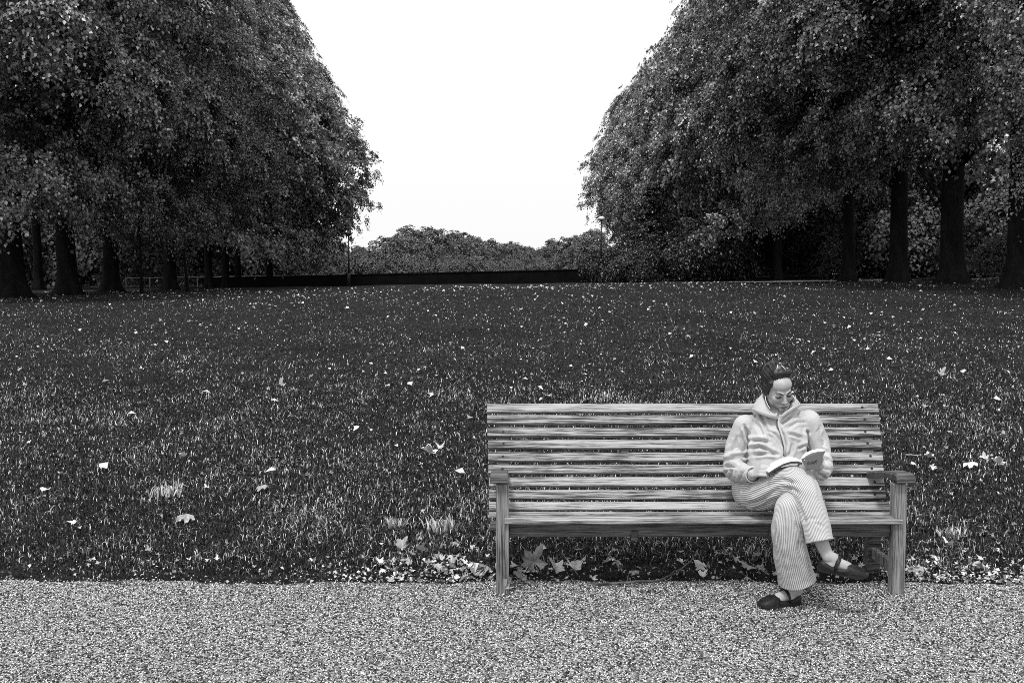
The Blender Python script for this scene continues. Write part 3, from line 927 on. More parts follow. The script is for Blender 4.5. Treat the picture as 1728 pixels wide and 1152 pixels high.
# legs, aprons
def bar(name, c, h, m, rx=0, rz=0, bev=.004, ry=0):
    mb = MB(); mb.box((0, 0, 0), h, Euler((rx, ry, rz)).to_matrix(), bev)
    return mb.build(name, m, bench, Vector(c) - BO)
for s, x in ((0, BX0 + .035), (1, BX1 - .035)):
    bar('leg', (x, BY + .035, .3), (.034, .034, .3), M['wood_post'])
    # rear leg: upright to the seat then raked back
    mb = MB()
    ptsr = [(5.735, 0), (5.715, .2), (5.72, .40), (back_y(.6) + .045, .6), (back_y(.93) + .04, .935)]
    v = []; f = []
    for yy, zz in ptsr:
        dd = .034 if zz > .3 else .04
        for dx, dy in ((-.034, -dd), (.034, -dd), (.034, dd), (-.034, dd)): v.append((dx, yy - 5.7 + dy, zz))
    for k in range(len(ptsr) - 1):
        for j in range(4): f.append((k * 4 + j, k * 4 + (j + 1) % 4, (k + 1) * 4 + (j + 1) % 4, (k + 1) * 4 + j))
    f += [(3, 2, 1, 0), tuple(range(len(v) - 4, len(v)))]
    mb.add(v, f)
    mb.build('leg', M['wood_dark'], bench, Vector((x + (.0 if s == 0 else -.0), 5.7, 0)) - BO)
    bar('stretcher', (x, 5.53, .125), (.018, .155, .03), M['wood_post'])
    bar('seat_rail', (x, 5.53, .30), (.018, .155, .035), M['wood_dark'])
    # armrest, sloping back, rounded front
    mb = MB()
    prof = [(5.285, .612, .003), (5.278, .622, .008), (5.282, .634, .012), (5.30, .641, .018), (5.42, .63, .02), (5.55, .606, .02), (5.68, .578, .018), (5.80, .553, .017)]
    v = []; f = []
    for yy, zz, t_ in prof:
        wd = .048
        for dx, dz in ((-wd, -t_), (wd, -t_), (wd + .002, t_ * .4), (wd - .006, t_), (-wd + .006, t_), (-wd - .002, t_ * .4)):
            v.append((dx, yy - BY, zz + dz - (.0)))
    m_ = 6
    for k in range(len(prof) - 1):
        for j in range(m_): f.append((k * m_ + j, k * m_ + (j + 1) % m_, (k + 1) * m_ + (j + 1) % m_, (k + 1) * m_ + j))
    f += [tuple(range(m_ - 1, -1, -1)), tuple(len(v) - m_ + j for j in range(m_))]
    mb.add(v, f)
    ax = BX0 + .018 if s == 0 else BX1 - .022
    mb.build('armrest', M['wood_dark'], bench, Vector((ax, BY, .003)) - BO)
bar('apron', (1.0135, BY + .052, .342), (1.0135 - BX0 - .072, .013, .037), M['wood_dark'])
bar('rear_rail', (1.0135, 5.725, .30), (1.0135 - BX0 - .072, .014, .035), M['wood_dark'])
for x in (.66, 1.40):
    z0, z1 = .36, .93
    yy0, yy1 = back_y(z0) + .035, back_y(z1) + .035
    mb = MB()
    v = [(dx, y_ - 5.8 + dy, z_) for z_, y_ in ((z0, yy0), (z1, yy1)) for dx, dy in ((-.022, -.02), (.022, -.02), (.022, .02), (-.022, .02))]
    mb.add(v, [(0, 1, 5, 4), (1, 2, 6, 5), (2, 3, 7, 6), (3, 0, 4, 7), (3, 2, 1, 0), (4, 5, 6, 7)])
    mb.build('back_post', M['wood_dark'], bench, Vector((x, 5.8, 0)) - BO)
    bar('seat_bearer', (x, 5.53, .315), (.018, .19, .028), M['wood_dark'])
# dark bolt plugs near the slat ends
for (y, z) in backs[:8]:
    for x in (BX0 + .034, BX1 - .034, .66 if z > .93 else None):
        if x is None: continue
        mb = MB(); nrm = Vector((0, -math.cos(tilt), -math.sin(-tilt) * -1))
        nrm = Matrix.Rotation(tilt, 3, 'X') @ Vector((0, -1, 0))
        c = Vector((0, 0, 0))
        mb.tube([c - nrm * .004, c + nrm * .0022], .0075, 10, up=(1, 0, 0))
        mb.build('bolt', M['bolt'], bench, Vector((x + random.uniform(-.006, .006), y, z + random.uniform(-.004, .004))) + nrm * .0105 - BO)

# ================================================================ person
PO = Vector((1.45, 5.45, 0))
def L(v): return Vector(v) - PO

# ---- key joints in the world
hipR, hipL = Vector((1.345, 5.50, .525)), Vector((1.585, 5.50, .515))
kneeR = P(1345, 820, 5.09); kneeL = P(1332, 858, 5.04)
ankR = P(1397, 938, 4.93); ankL = P(1345, 995, 5.13)
shR, shL = P(1256, 716, 5.53), P(1366, 708, 5.53)
elR, elL = P(1240, 788, 5.50), P(1387, 784, 5.46)
wrR, wrL = P(1268, 799, 5.25), P(1380, 786, 5.22)
neck = P(1314, 700, 5.55)
pelvis = (hipR + hipL) / 2 + Vector((0, 0, .03))

body = MB()
def tl(pts): return [L(p) for p in pts]
# trunk
body.ball(L(pelvis), (.15, .11, .10)); body.ball(L((pelvis + neck) / 2), (.125, .095, .19)); body.ball(L(neck + Vector((0, .02, -.09))), (.14, .085, .09))
body.chain(tl([shR, neck + Vector((0, .02, -.04)), shL]), [.05, .055, .05])
body.chain(tl([shR, elR, wrR]), [.046, .037, .026]); body.chain(tl([shL, elL, wrL]), [.046, .037, .026])
body.chain(tl([hipR, kneeR, ankR]), [.075, .05, .03]); body.chain(tl([hipL, kneeL, ankL]), [.075, .05, .031])

def hand(wrist, d, n, s, curls, sc=1.0, spread=.06, thumb=(.6, .5, .35)):
    """d finger direction, n back-of-hand normal, s side vector towards the thumb"""
    d = Vector(d).normalized(); n = (Vector(n) - d * Vector(n).dot(d)).normalized(); s = Vector(s); s = (s - d * s.dot(d) - n * s.dot(n)).normalized()
    for k in range(4):
        off = s * (.030 - .020 * k) * sc
        kn = wrist + d * (.082 - .004 * abs(k - 1)) * sc + off
        body.cap_(L(wrist + off * .55), L(kn), .0125 * sc, .0105 * sc, 10)
        ln = [(.040, .024, .018), (.045, .028, .019), (.042, .026, .018), (.033, .020, .016)][k]
        p = kn; ang = 0; dd = (d + s * spread * (1.5 - k)).normalized()
        r = [.0092, .0084, .0078, .0068]
        for j, l_ in enumerate(ln):
            ang += curls[k][j] if isinstance(curls[k], (list, tuple)) else curls[k]
            v = dd * math.cos(ang) - n * math.sin(ang)
            q = p + v * l_ * sc
            body.cap_(L(p), L(q), r[j] * sc, r[j + 1] * sc, 10); p = q
    b = wrist + d * .018 * sc + s * .022 * sc - n * .006
    t1 = b + (d * .75 + s * thumb[0] - n * .35).normalized() * .042 * sc
    t2 = t1 + (d * .9 + s * thumb[1] * .4 - n * thumb[2]).normalized() * .032 * sc
    t3 = t2 + (d * .9 - s * .1 - n * thumb[2] * 1.3).normalized() * .024 * sc
    body.cap_(L(b), L(t1), .0135 * sc, .0115 * sc, 10); body.cap_(L(t1), L(t2), .011 * sc, .0098 * sc, 10); body.cap_(L(t2), L(t3), .0098 * sc, .0078 * sc, 10)
# her right hand (left in the picture) curls round the near edge of the pages
hand(wrR, (P(1292, 790, 5.17) - wrR), (-.25, -.75, .65), (.3, .45, .8), [[.75, 1.0, .6], [.7, 1.0, .6], [.65, .95, .6], [.6, .9, .6]], .92)
# her left hand holds the cover from behind, thumb over the top edge
hand(wrL, (P(1362, 766, 5.19) - wrL), (.35, .7, .1), (.3, -.35, .8), [[.35, .4, .3], [.35, .4, .3], [.4, .4, .3], [.45, .45, .3]], .92, thumb=(.9, .2, .1))

# feet: local frame x heel->toe, z up
def foot_frame(heel, toe, up):
    x = (toe - heel).normalized(); up = Vector(up); z = (up - x * up.dot(x)).normalized(); y = z.cross(x)
    m = Matrix((x, y, z)).transposed().to_4x4(); m.translation = heel
    return m
FL = foot_frame(Vector((1.492, 5.155, .002)), Vector((1.268, 5.085, .004)), (0, 0, 1))
hR = P(1383, 961, 4.95); tR = P(1461, 976, 4.90)
FR = foot_frame(hR, tR, (.22, -.12, 1))
def foot_skin(F, s, ank):
    q = lambda x, y, z: L(F @ Vector((x * s, y * s, z * s)))
    body.cap_(q(.03, 0, .04), q(.05, 0, .045), .03, .033)
    body.cap_(q(.05, 0, .055), q(.12, 0, .044), .033, .027)
    body.cap_(q(.12, 0.004, .04), q(.17, .004, .028), .030, .022)
    body.cap_(q(.15, -.012, .028), q(.19, -.012, .022), .024, .018)
    body.cap_(q(.052, 0, .07), L(ank), .032, .031)
foot_skin(FL, 1.0, ankL); foot_skin(FR, 1.0, ankR)

# head in its own frame: face towards -y
HC = P(1313, 654, 5.47)
HM = (Euler((0, 0, R(7))).to_matrix() @ Euler((0, R(-8), 0)).to_matrix() @ Euler((R(27), 0, 0)).to_matrix())
HS = .96
def H(x, y, z): return L(HC + HM @ (Vector((x, y, z)) * HS))
def hb(c, r, nu=18, nv=12): body.ball(H(*c), tuple(k * HS for k in r), HM, nu, nv)
hb((0, .018, .045), (.074, .092, .080)); hb((0, -.028, -.015), (.063, .062, .085)); hb((0, -.042, -.068), (.044, .044, .036))
hb((0, -.076, -.098), (.019, .015, .014)); hb((0, -.045, .05), (.058, .045, .045))
body.cap_(H(-.034, -.080, .020), H(-.012, -.088, .019), .011, .009); body.cap_(H(.034, -.080, .020), H(.012, -.088, .019), .011, .009)
body.cap_(H(0, -.088, .012), H(0, -.108, -.030), .0085, .0105); hb((0, -.109, -.031), (.0115, .011, .010))
for s in (-1, 1):
    hb((s * .011, -.099, -.036), (.008, .009, .0075))
    hb((s * .037, -.066, -.026), (.023, .022, .026))
    hb((s * .031, -.077, .001), (.0165, .012, .0105))
    hb((s * .072, .012, -.006), (.008, .017, .028))
    hb((s * .045, -.03, -.06), (.018, .03, .025))
hb((0, -.094, -.061), (.022, .009, .0055)); hb((0, -.092, -.073), (.018, .0095, .006)); hb((0, -.086, -.067), (.028, .012, .016))
body.chain(tl([neck + Vector((0, .015, -.02)), HC + HM @ Vector((0, .02, -.06))]), [.052, .050])

bm_ = remeshed(body, .0042, 3, .4)
bm_.materials.append(M['skin'])
person = link('person', bm_, loc=PO)
tag(person, 'woman in light jacket and striped trousers, legs crossed, reading a book on the bench', 'person')

# ---- hair
hair = MB()
hm = lambda c, r: hair.ball(H(*c), tuple(k * HS for k in r), HM, 22, 14)
hm((0, .034, .062), (.0815, .094, .084)); hm((0, .05, .02), (.078, .078, .075)); hm((0, .015, .118), (.05, .055, .04))
hm((-.03, -.012, .113), (.032, .034, .026)); hm((.03, -.012, .113), (.034, .034, .026)); hm((.0, -.02, .118), (.03, .03, .022))
for s in (-1, 1):
    hair.cap_(H(s * .062, -.034, .062), H(s * .072, -.012, .005), .017, .011); hair.ball(H(s * .068, .012, .0), (.016, .035, .042), HM, 14, 10)
hr = random.Random(3)
for k in range(34):          # coiled locks pinned on top
    a = hr.uniform(0, 6.28); rr_ = hr.uniform(.01, .05)
    c = Vector((rr_ * 1.15 * math.cos(a), .02 + rr_ * math.sin(a), .128 + hr.uniform(-.012, .012) - rr_ * .25))
    pts = []
    b0 = hr.uniform(0, 6.28); rad = hr.uniform(.012, .026)
    ax = Vector((hr.gauss(0, 1), hr.gauss(0, 1), hr.gauss(0, .6))).normalized(); u = ax.orthogonal().normalized(); w = ax.cross(u)
    for j in range(8):
        t = b0 + j * .6
        q = c + u * rad * math.cos(t) + w * rad * math.sin(t)
        pts.append(H(*q))
    hair.tube(pts, [.0035, .006, .0068, .007, .0068, .006, .005, .003], 7)
hme = remeshed(hair, .003, 1, .4)
v = get_co(hme); n = get_no(hme)
inv = np.array(HM.inverted()); loc = (v + np.array(PO - HC)) @ inv.T
gro = np.sin(np.arctan2(loc[:, 0], loc[:, 2] - .03) * 90 + 9 * loc[:, 1] * 8) * .0007 + np.sin(np.arctan2(loc[:, 0], loc[:, 2] - .03) * 31 + 2) * .0010
set_co(hme, v + n * gro[:, None])
hme.materials.append(M['hair'])
link('hair', hme, person)
sp = MB()
for k in range(16):          # loose strands
    a = hr.uniform(-1.2, 1.2); x0 = math.sin(a) * .05
    p0 = Vector((x0, .02 + hr.uniform(-.03, .03), .15)); d = Vector((math.sin(a) * .8 + hr.gauss(0, .3), hr.gauss(0, .3), .9)).normalized()
    l_ = hr.uniform(.015, .04)
    p1 = p0 + d * l_; p2 = p1 + (d + Vector((hr.gauss(0, .6), 0, hr.uniform(-.8, .2)))).normalized() * l_ * .7
    sp.tube([H(*p0), H(*p1), H(*p2)], [.0018, .0014, .0006], 5)
sp.build('loose_strands', M['hair'], person)
cl = MB()
for a_, b_ in (((-.026, -.018, .140), (-.014, .0, .160)), ((.004, -.008, .156), (.024, -.030, .134)), ((.012, .008, .154), (-.002, .012, .160)), ((.030, -.018, .142), (.050, -.01, .128)), ((.052, .0, .15), (.062, .01, .13))):
    cl.tube([H(*a_), H(*((Vector(a_) + Vector(b_)) / 2 + Vector((0, -.004, .003)))), H(*b_)], [.0018, .0024, .0014], 7)
cl.build('hair_streak', M['hair_streak'], person)  # thin pale streaks across the top of the hair

# ---- face details; folds, nostrils and mouth line are shade painted dark
for s in (-1, 1):
    e = MB(); e.tube([H(s * .049, -.078, .0225), H(s * .037, -.0875, .0265), H(s * .024, -.0935, .0235), H(s * .013, -.0965, .0165)], [.0016, .0028, .0034, .0028], 8)
    e.build('eyebrow', M['brow'], person, smooth_shade=True)
    e = MB(); e.tube([H(s * .0475, -.0765, .000), H(s * .040, -.0845, -.0045), H(s * .031, -.0885, -.006), H(s * .022, -.0875, -.0045), H(s * .0155, -.085, -.001)], [.002, .0042, .0048, .004, .002], 8)  # lashes thickened, dark colour also paints the eye socket shade
    e.build('lash_shade', M['brow'], person, smooth_shade=True)
    e = MB(); e.tube([H(s * .045, -.080, .009), H(s * .034, -.0885, .0095), H(s * .022, -.089, .006)], [.0008, .0015, .0008], 6)
    e.build('eyelid_crease', M['lip'], person, smooth_shade=True)
    e = MB(); e.ball(H(s * .0085, -.1045, -.0425), (.0035, .004, .0025), HM, 8, 6); e.build('nostril', M['brow'], person)
e = MB(); e.tube([H(-.022, -.094, -.0665), H(-.011, -.1025, -.0655), H(0, -.1045, -.0668), H(.011, -.1025, -.0655), H(.022, -.094, -.0665)], [.001, .0021, .0024, .0021, .001], 8)
e.build('mouth_line', M['brow'], person, smooth_shade=True)
e = MB()
e.tube([H(-.018, -.0975, -.063), H(0, -.1045, -.0605), H(.018, -.0975, -.063)], [(.001, .001), (.0035, .0025), (.001, .001)], 8)
e.tube([H(-.016, -.097, -.071), H(0, -.1035, -.0735), H(.016, -.097, -.071)], [(.001, .001), (.004, .003), (.001, .001)], 8)
e.build('lips', M['lip'], person, smooth_shade=True)
for s in (-1, 1):
    e = MB(); e.tube([H(s * .004, -.0945, .030), H(s * .0045, -.096, .020)], [.0006, .0011], 6); e.build('frown_line', M['lip'], person)

# ---- jacket
jk = MB()
def sec(c, a, b_): return c, (a, b_)
tor = [((1.452, 5.50, .50), (.165, .135)), ((1.452, 5.485, .58), (.170, .142)), ((1.453, 5.485, .67), (.160, .128)), ((1.458, 5.50, .76), (.165, .118)), ((1.462, 5.515, .84), (.172, .110)),
       ((1.465, 5.53, .90), (.150, .095)), ((1.467, 5.545, .945), (.105, .080)), ((1.468, 5.555, .975), (.07, .062))]
jk.tube([L(c) for c, _ in tor], [r for _, r in tor], 28, up=(1, 0, 0))
jk.ball(L(shR + Vector((.016, 0, -.018))), (.060, .062, .058)); jk.ball(L(shL + Vector((-.016, 0, -.018))), (.060, .062, .058))
jk.cap_(L(shR + Vector((.03, .01, .0))), L(neck + Vector((-.04, .02, -.02))), .045, .05); jk.cap_(L(shL + Vector((-.03, .01, .0))), L(neck + Vector((.04, .02, -.02))), .045, .05)
jk.chain(tl([shR + Vector((.005, 0, -.01)), P(1243, 752, 5.55), elR + Vector((-.004, .0, -.01))]), [.064, .060, .060], 18)
jk.chain(tl([elR + Vector((0, -.01, -.015)), P(1252, 797, 5.36), P(1266, 800, 5.275)]), [.060, .052, .040], 18)
jk.chain(tl([shL + Vector((-.005, 0, -.01)), P(1381, 745, 5.54), elL + Vector((0, 0, 0))]), [.064, .058, .056], 18)
jk.chain(tl([elL + Vector((0, -.01, -.01)), P(1386, 795, 5.34), P(1381, 793, 5.27)]), [.056, .048, .040], 18)
# skirt of the jacket over the lap
jk.ball(L((1.452, 5.44, .545)), (.17, .15, .07))
# hood lying on the shoulders
jk.ball(L((1.468, 5.62, .955)), (.12, .06, .062))
jk.ball(L((1.40, 5.565, .955)), (.055, .065, .035)); jk.ball(L((1.535, 5.565, .96)), (.055, .065, .035))
jme = remeshed(jk, .004, 6, .5)
cr = [
 ([(1311, 712), (1313, 722), (1322, 733), (1325, 750), (1325, 772)], .006, 2.2),
 ([(1294, 726), (1308, 732), (1318, 744), (1323, 757), (1324, 771)], .005, 1.6),
 ([(1284, 694), (1290, 716), (1301, 745)], .007, 2.5),
 ([(1256, 718), (1260, 728), (1263, 745), (1260, 772)], .016, 2.2),
 ([(1362, 728), (1362, 742), (1361, 758)], .020, 2.2),
 ([(1265, 744), (1282, 743), (1298, 746)], .010, 2.6),
 ([(1265, 757), (1282, 753), (1296, 760), (1312, 766)], .009, 2.4),
 ([(1272, 768), (1292, 765), (1312, 767)], .009, 2.2),
 ([(1330, 731), (1342, 734), (1353, 739)], .007, 2.2), ([(1317, 716), (1328, 708), (1336, 700)], .008, 2.2),
 ([(1347, 757), (1356, 752), (1361, 748)], .008, 2.0), ([(1330, 722), (1346, 712), (1360, 712)], .005, 2.2),
 ([(1222, 780), (1240, 772), (1262, 768)], .012, 3), ([(1222, 788), (1238, 786), (1262, 777)], .009, 2.2),
 ([(1224, 802), (1232, 790), (1240, 786)], .008, 2), ([(1248, 812), (1252, 798), (1262, 788)], .008, 2), ([(1234, 806), (1236, 794), (1244, 787)], .008, 1.8),
 ([(1228, 765), (1240, 752), (1244, 738)], .007, 2.6), ([(1250, 735), (1254, 750), (1252, 764)], .006, 2.4),
 ([(1366, 762), (1382, 757), (1396, 764)], .009, 2.2), ([(1384, 772), (1396, 776), (1402, 782)], .009, 2.0), ([(1376, 786), (1390, 788), (1400, 794)], .009, 2.2),
 ([(1378, 798), (1388, 802), (1394, 808)], .007, 2.0), ([(1366, 745), (1378, 742), (1388, 748)], .007, 2.2), ([(1384, 720), (1378, 735), (1372, 742)], .005, 2.4),
 ([(1272, 712), (1282, 722), (1290, 738)], .004, 3), ([(1338, 745), (1336, 760), (1330, 770)], .005, 2.6),
]
sculpt(jme, [(a, b * 1.9, c * 1.05) for a, b, c in cr], PO)
v = get_co(jme); n = get_no(jme)
from mathutils import noise as mn
dz = np.array([(.5 - abs(mn.noise(Vector((p[0] * 11 + p[2] * 6, p[1] * 11, p[2] * 9 - p[0] * 5))))) * .004 + (.5 - abs(mn.noise(Vector((p[0] * 19 - p[2] * 12, p[1] * 18, p[2] * 21 + 5))))) * .0012 for p in v])
set_co(jme, v + n * dz[:, None])
jme.materials.append(M['jacket'])
link('jacket', jme, person)

# cuffs
def ring(name, c, d, r, w, m, n=18, squash=1.0):
    d = Vector(d).normalized(); mb = MB()
    u = d.orthogonal().normalized(); w_ = d.cross(u)
    prof = [(-w, r), (-w * .5, r * 1.03), (w * .5, r * 1.02), (w, r * .98), (w, r * .86), (-w, r * .86)]
    v = []; f = []
    for k in range(n):
        a = 2 * math.pi * k / n
        for (h_, rr_) in prof: v.append(L(Vector(c) + d * h_ + (u * math.cos(a) + w_ * math.sin(a) * squash) * rr_))
    m_ = len(prof)
    for k in range(n):
        for j in range(m_): f.append((k * m_ + j, ((k + 1) % n) * m_ + j, ((k + 1) % n) * m_ + (j + 1) % m_, k * m_ + (j + 1) % m_))
    mb.add(v, f)
    return mb.build(name, m, person, smooth_shade=True)
ring('cuff', P(1270, 800, 5.258), wrR - elR + Vector((0, -.05, 0)), .0435, .013, M['jacket'])
ring('cuff_shade', P(1270.3, 800, 5.256), wrR - elR + Vector((0, -.05, 0)), .0385, .0125, M['zip'])  # dark ring paints the shaded gap between cuff and hand

# hood / collar: lofted band round the neck, open at the front
def band(name, low, high, thick, m, sub=6, roll=.0):
    """strip between two 3D polylines, given thickness outwards"""
    def cat(pts, n):
        pts = [Vector(p) for p in pts]; out_ = []
        for i_ in range(len(pts) - 1):
            p0 = pts[max(i_ - 1, 0)]; p1 = pts[i_]; p2 = pts[i_ + 1]; p3 = pts[min(i_ + 2, len(pts) - 1)]
            for k in range(n):
                t = k / n
                out_.append(.5 * ((2 * p1) + (p2 - p0) * t + (2 * p0 - 5 * p1 + 4 * p2 - p3) * t * t + (3 * p1 - p0 - 3 * p2 + p3) * t ** 3))
        out_.append(pts[-1]); return out_
    A, B = cat(low, sub), cat(high, sub)
    cen = sum((a for a in A), Vector()) / len(A)
    v = []; f = []; K = 5
    for i_, (a, b_) in enumerate(zip(A, B)):
        o_ = ((a + b_) / 2 - cen); o_.z = 0; o_.normalize()
        t = max(.25, min(1, min(i_, len(A) - 1 - i_) / 3))
        for k in range(K):
            s = k / (K - 1)
            v.append(L(a.lerp(b_, s) + o_ * (thick * t * .8 + roll * math.sin(s * math.pi))))
        for k in range(K - 1, -1, -1):
            s = k / (K - 1)
            v.append(L(a.lerp(b_, s) - o_ * (thick * t * .2 - roll * math.sin(s * math.pi))))
    m_ = 2 * K
    for i_ in range(len(A) - 1):
        for j in range(m_): f.append((i_ * m_ + j, (i_ + 1) * m_ + j, (i_ + 1) * m_ + (j + 1) % m_, i_ * m_ + (j + 1) % m_))
    f += [tuple(range(m_)), tuple(len(v) - 1 - j for j in range(m_))]
    mb = MB(); mb.add(v, f)
    return mb.build(name, m, person, smooth_shade=True)
low = [P(1313, 708, 5.425), P(1298, 704, 5.42), P(1281, 697, 5.45), P(1270, 689, 5.53), P(1278, 684, 5.62), P(1314, 678, 5.66), P(1345, 680, 5.62), P(1350, 684, 5.53), P(1340, 690, 5.45), P(1326, 700, 5.42), P(1317, 708, 5.425)]
high = [P(1311, 697, 5.435), P(1302, 695, 5.44), P(1292, 680, 5.47), P(1288, 665, 5.54), P(1292, 664, 5.60), P(1314, 662, 5.62), P(1336, 666, 5.60), P(1341, 676, 5.54), P(1336, 680, 5.47), P(1329, 694, 5.45), P(1320, 700, 5.44)]
band('hood', low, high, .008, M['jacket'], 6, .003)
band('hood_inside', [p + Vector((0, 0, .004)) - (p - Vector((1.468, 5.53, p.z))) * .10 for p in low], [p - Vector((0, 0, .006)) - (p - Vector((1.468, 5.53, p.z))) * .10 for p in high], .004, M['hood_inner'], 6, .002)  # darker inner band of the hood
# hood opening folded outwards on either side of the zip
for pts, rr_ in (([P(1269, 689, 5.46), P(1284, 696, 5.425), P(1299, 701, 5.405), P(1309, 703, 5.40), P(1311, 697, 5.41)], [(.007, .005), (.012, .005), (.012, .005), (.009, .005), (.005, .004)]),
                 ([P(1349, 684, 5.46), P(1338, 689, 5.43), P(1327, 696, 5.41), P(1319, 703, 5.405), P(1316, 700, 5.41)], [(.006, .005), (.011, .005), (.011, .005), (.008, .005), (.005, .004)])):
    mb = MB(); mb.tube([L(p) for p in pts], rr_, 12, up=(0, -.3, 1)); mb.build('hood_flap', M['jacket'], person, smooth_shade=True)
# zip placket
zp = [P(1314, 706, 5.40), P(1314, 716, 5.385), P(1317, 726, 5.375), P(1321, 738, 5.365), P(1324.5, 752, 5.352), P(1325, 768, 5.338)]
def on_jacket(p):
    """move a point along the view ray onto the jacket front"""
    vv = get_co(jme) + np.array(PO); q = proj(vv); pp = proj(np.array([p]))[0]
    k = np.linalg.norm(q - pp, axis=1) < 3.0
    if not k.any(): return Vector(p)
    y = vv[k, 1].min()
    return P(pp[0], pp[1], y - .002)
zz = [on_jacket(p) for p in zp]
mb = MB(); mb.tube([L(p) for p in zz], [(.0065, .003)] * len(zz), 8, up=(1, 0, 0)); mb.build('zip_placket', M['jacket'], person, smooth_shade=True)
mb = MB(); mb.tube([L(p + Vector((-.009, -.0005, 0))) for p in zz], [(.0022, .0025)] * len(zz), 8, up=(1, 0, 0)); mb.build('zip', M['zip'], person, smooth_shade=True)
a_ = on_jacket(P(1315, 700, 5.39))
mb = MB(); mb.cap_(L(a_ + Vector((0, -.012, 0))), L(a_ + Vector((0, -.014, -.022))), .0035, .004, 8); mb.build('zip_pull', M['cord'], person)
mb = MB(); mb.tube([L(p) for p in (P(1336.5, 668, 5.43), P(1342, 673, 5.44), P(1347.5, 679, 5.45), P(1347, 683, 5.46))], .0019, 6); mb.build('drawcord', M['cord'], person)
mb = MB(); mb.tube([L(p) for p in (P(1291, 668, 5.45), P(1292.5, 676, 5.435), P(1296, 684, 5.425), P(1299, 689, 5.42))], .0019, 6); mb.build('drawcord', M['cord'], person)

# ---- trousers: two lofted legs and the seat
def catm(pts, n):
    out_ = []
    for i_ in range(len(pts) - 1):
        p0 = pts[max(i_ - 1, 0)]; p1 = pts[i_]; p2 = pts[i_ + 1]; p3 = pts[min(i_ + 2, len(pts) - 1)]
        for k in range(n):
            t = k / n
            out_.append([.5 * ((2 * p1[j]) + (p2[j] - p0[j]) * t + (2 * p0[j] - 5 * p1[j] + 4 * p2[j] - p3[j]) * t * t + (3 * p1[j] - p0[j] - 3 * p2[j] + p3[j]) * t ** 3) for j in range(5)])
    out_.append(list(pts[-1])); return out_
def leg_loft(stations, nstripe, n=72, sub=14, close_top=True):
    """stations (Vector centre, a, b); returns verts, faces, u"""
    st = catm([(*c, a, b_) for c, a, b_ in stations], sub)
    C = [Vector(s[:3]) for s in st]
    v = []; u_ = []; ref = Vector((1, 0, 0)); prev = None
    for i_, c in enumerate(C):
        t = (C[min(i_ + 1, len(C) - 1)] - C[max(i_ - 1, 0)]).normalized()
        ref = (ref - t * ref.dot(t)).normalized(); w = t.cross(ref)
        for k in range(n + 1):
            a = 2 * math.pi * k / n
            v.append(c + ref * st[i_][3] * math.cos(a) + w * st[i_][4] * math.sin(a)); u_.append(k / n * nstripe)
    m_ = len(C); F = []
    for i_ in range(m_ - 1):
        for k in range(n): F.append((i_ * (n + 1) + k, i_ * (n + 1) + k + 1, (i_ + 1) * (n + 1) + k + 1, (i_ + 1) * (n + 1) + k))
    # turned-in hem
    b0 = (m_ - 1) * (n + 1); base = len(v); c = C[-1]; t = (C[-1] - C[-2]).normalized()
    for j, (sc, dn) in enumerate(((.95, 0.0), (.90, -.03), (.80, -.09))):
        for k in range(n + 1): q = v[b0 + k]; v.append(c + (q - c) * sc + t * dn); u_.append(u_[b0 + k])
    prevb = b0
    for j in range(3):
        bb = base + j * (n + 1)
        for k in range(n): F.append((prevb + k, prevb + k + 1, bb + k + 1, bb + k))
        prevb = bb
    return v, F, u_
legR = [(hipR + Vector((-.01, .03, .0)), .112, .105), (Vector((1.322, 5.42, .535)), .108, .100), (P(1290, 829, 5.30), .092, .094), (P(1322, 816, 5.18), .080, .086), (P(1347, 815, 5.10), .074, .082),
        (P(1360, 832, 5.04), .070, .078), (P(1369, 855, 5.00), .068, .072), (P(1377, 885, 4.96), .067, .068), (P(1384, 913, 4.93), .070, .068)]
legL = [(hipL + Vector((.0, .03, .0)), .112, .100), (Vector((1.56, 5.40, .525)), .10, .09), (Vector((1.50, 5.25, .54)), .085, .082), (P(1345, 848, 5.12), .075, .078), (P(1333, 857, 5.06), .070, .074),
        (P(1329, 880, 5.04), .076, .072), (P(1331, 915, 5.055), .084, .078), (P(1338, 950, 5.085), .089, .085), (P(1345, 977, 5.11), .098, .094)]
tv, tf, tu = [], [], []
for st in (legR, legL):
    v_, f_, u_ = leg_loft(st, 58)
    b0 = len(tv); tv += [L(q) for q in v_]; tf += [tuple(i_ + b0 for i_ in q) for q in f_]; tu += u_
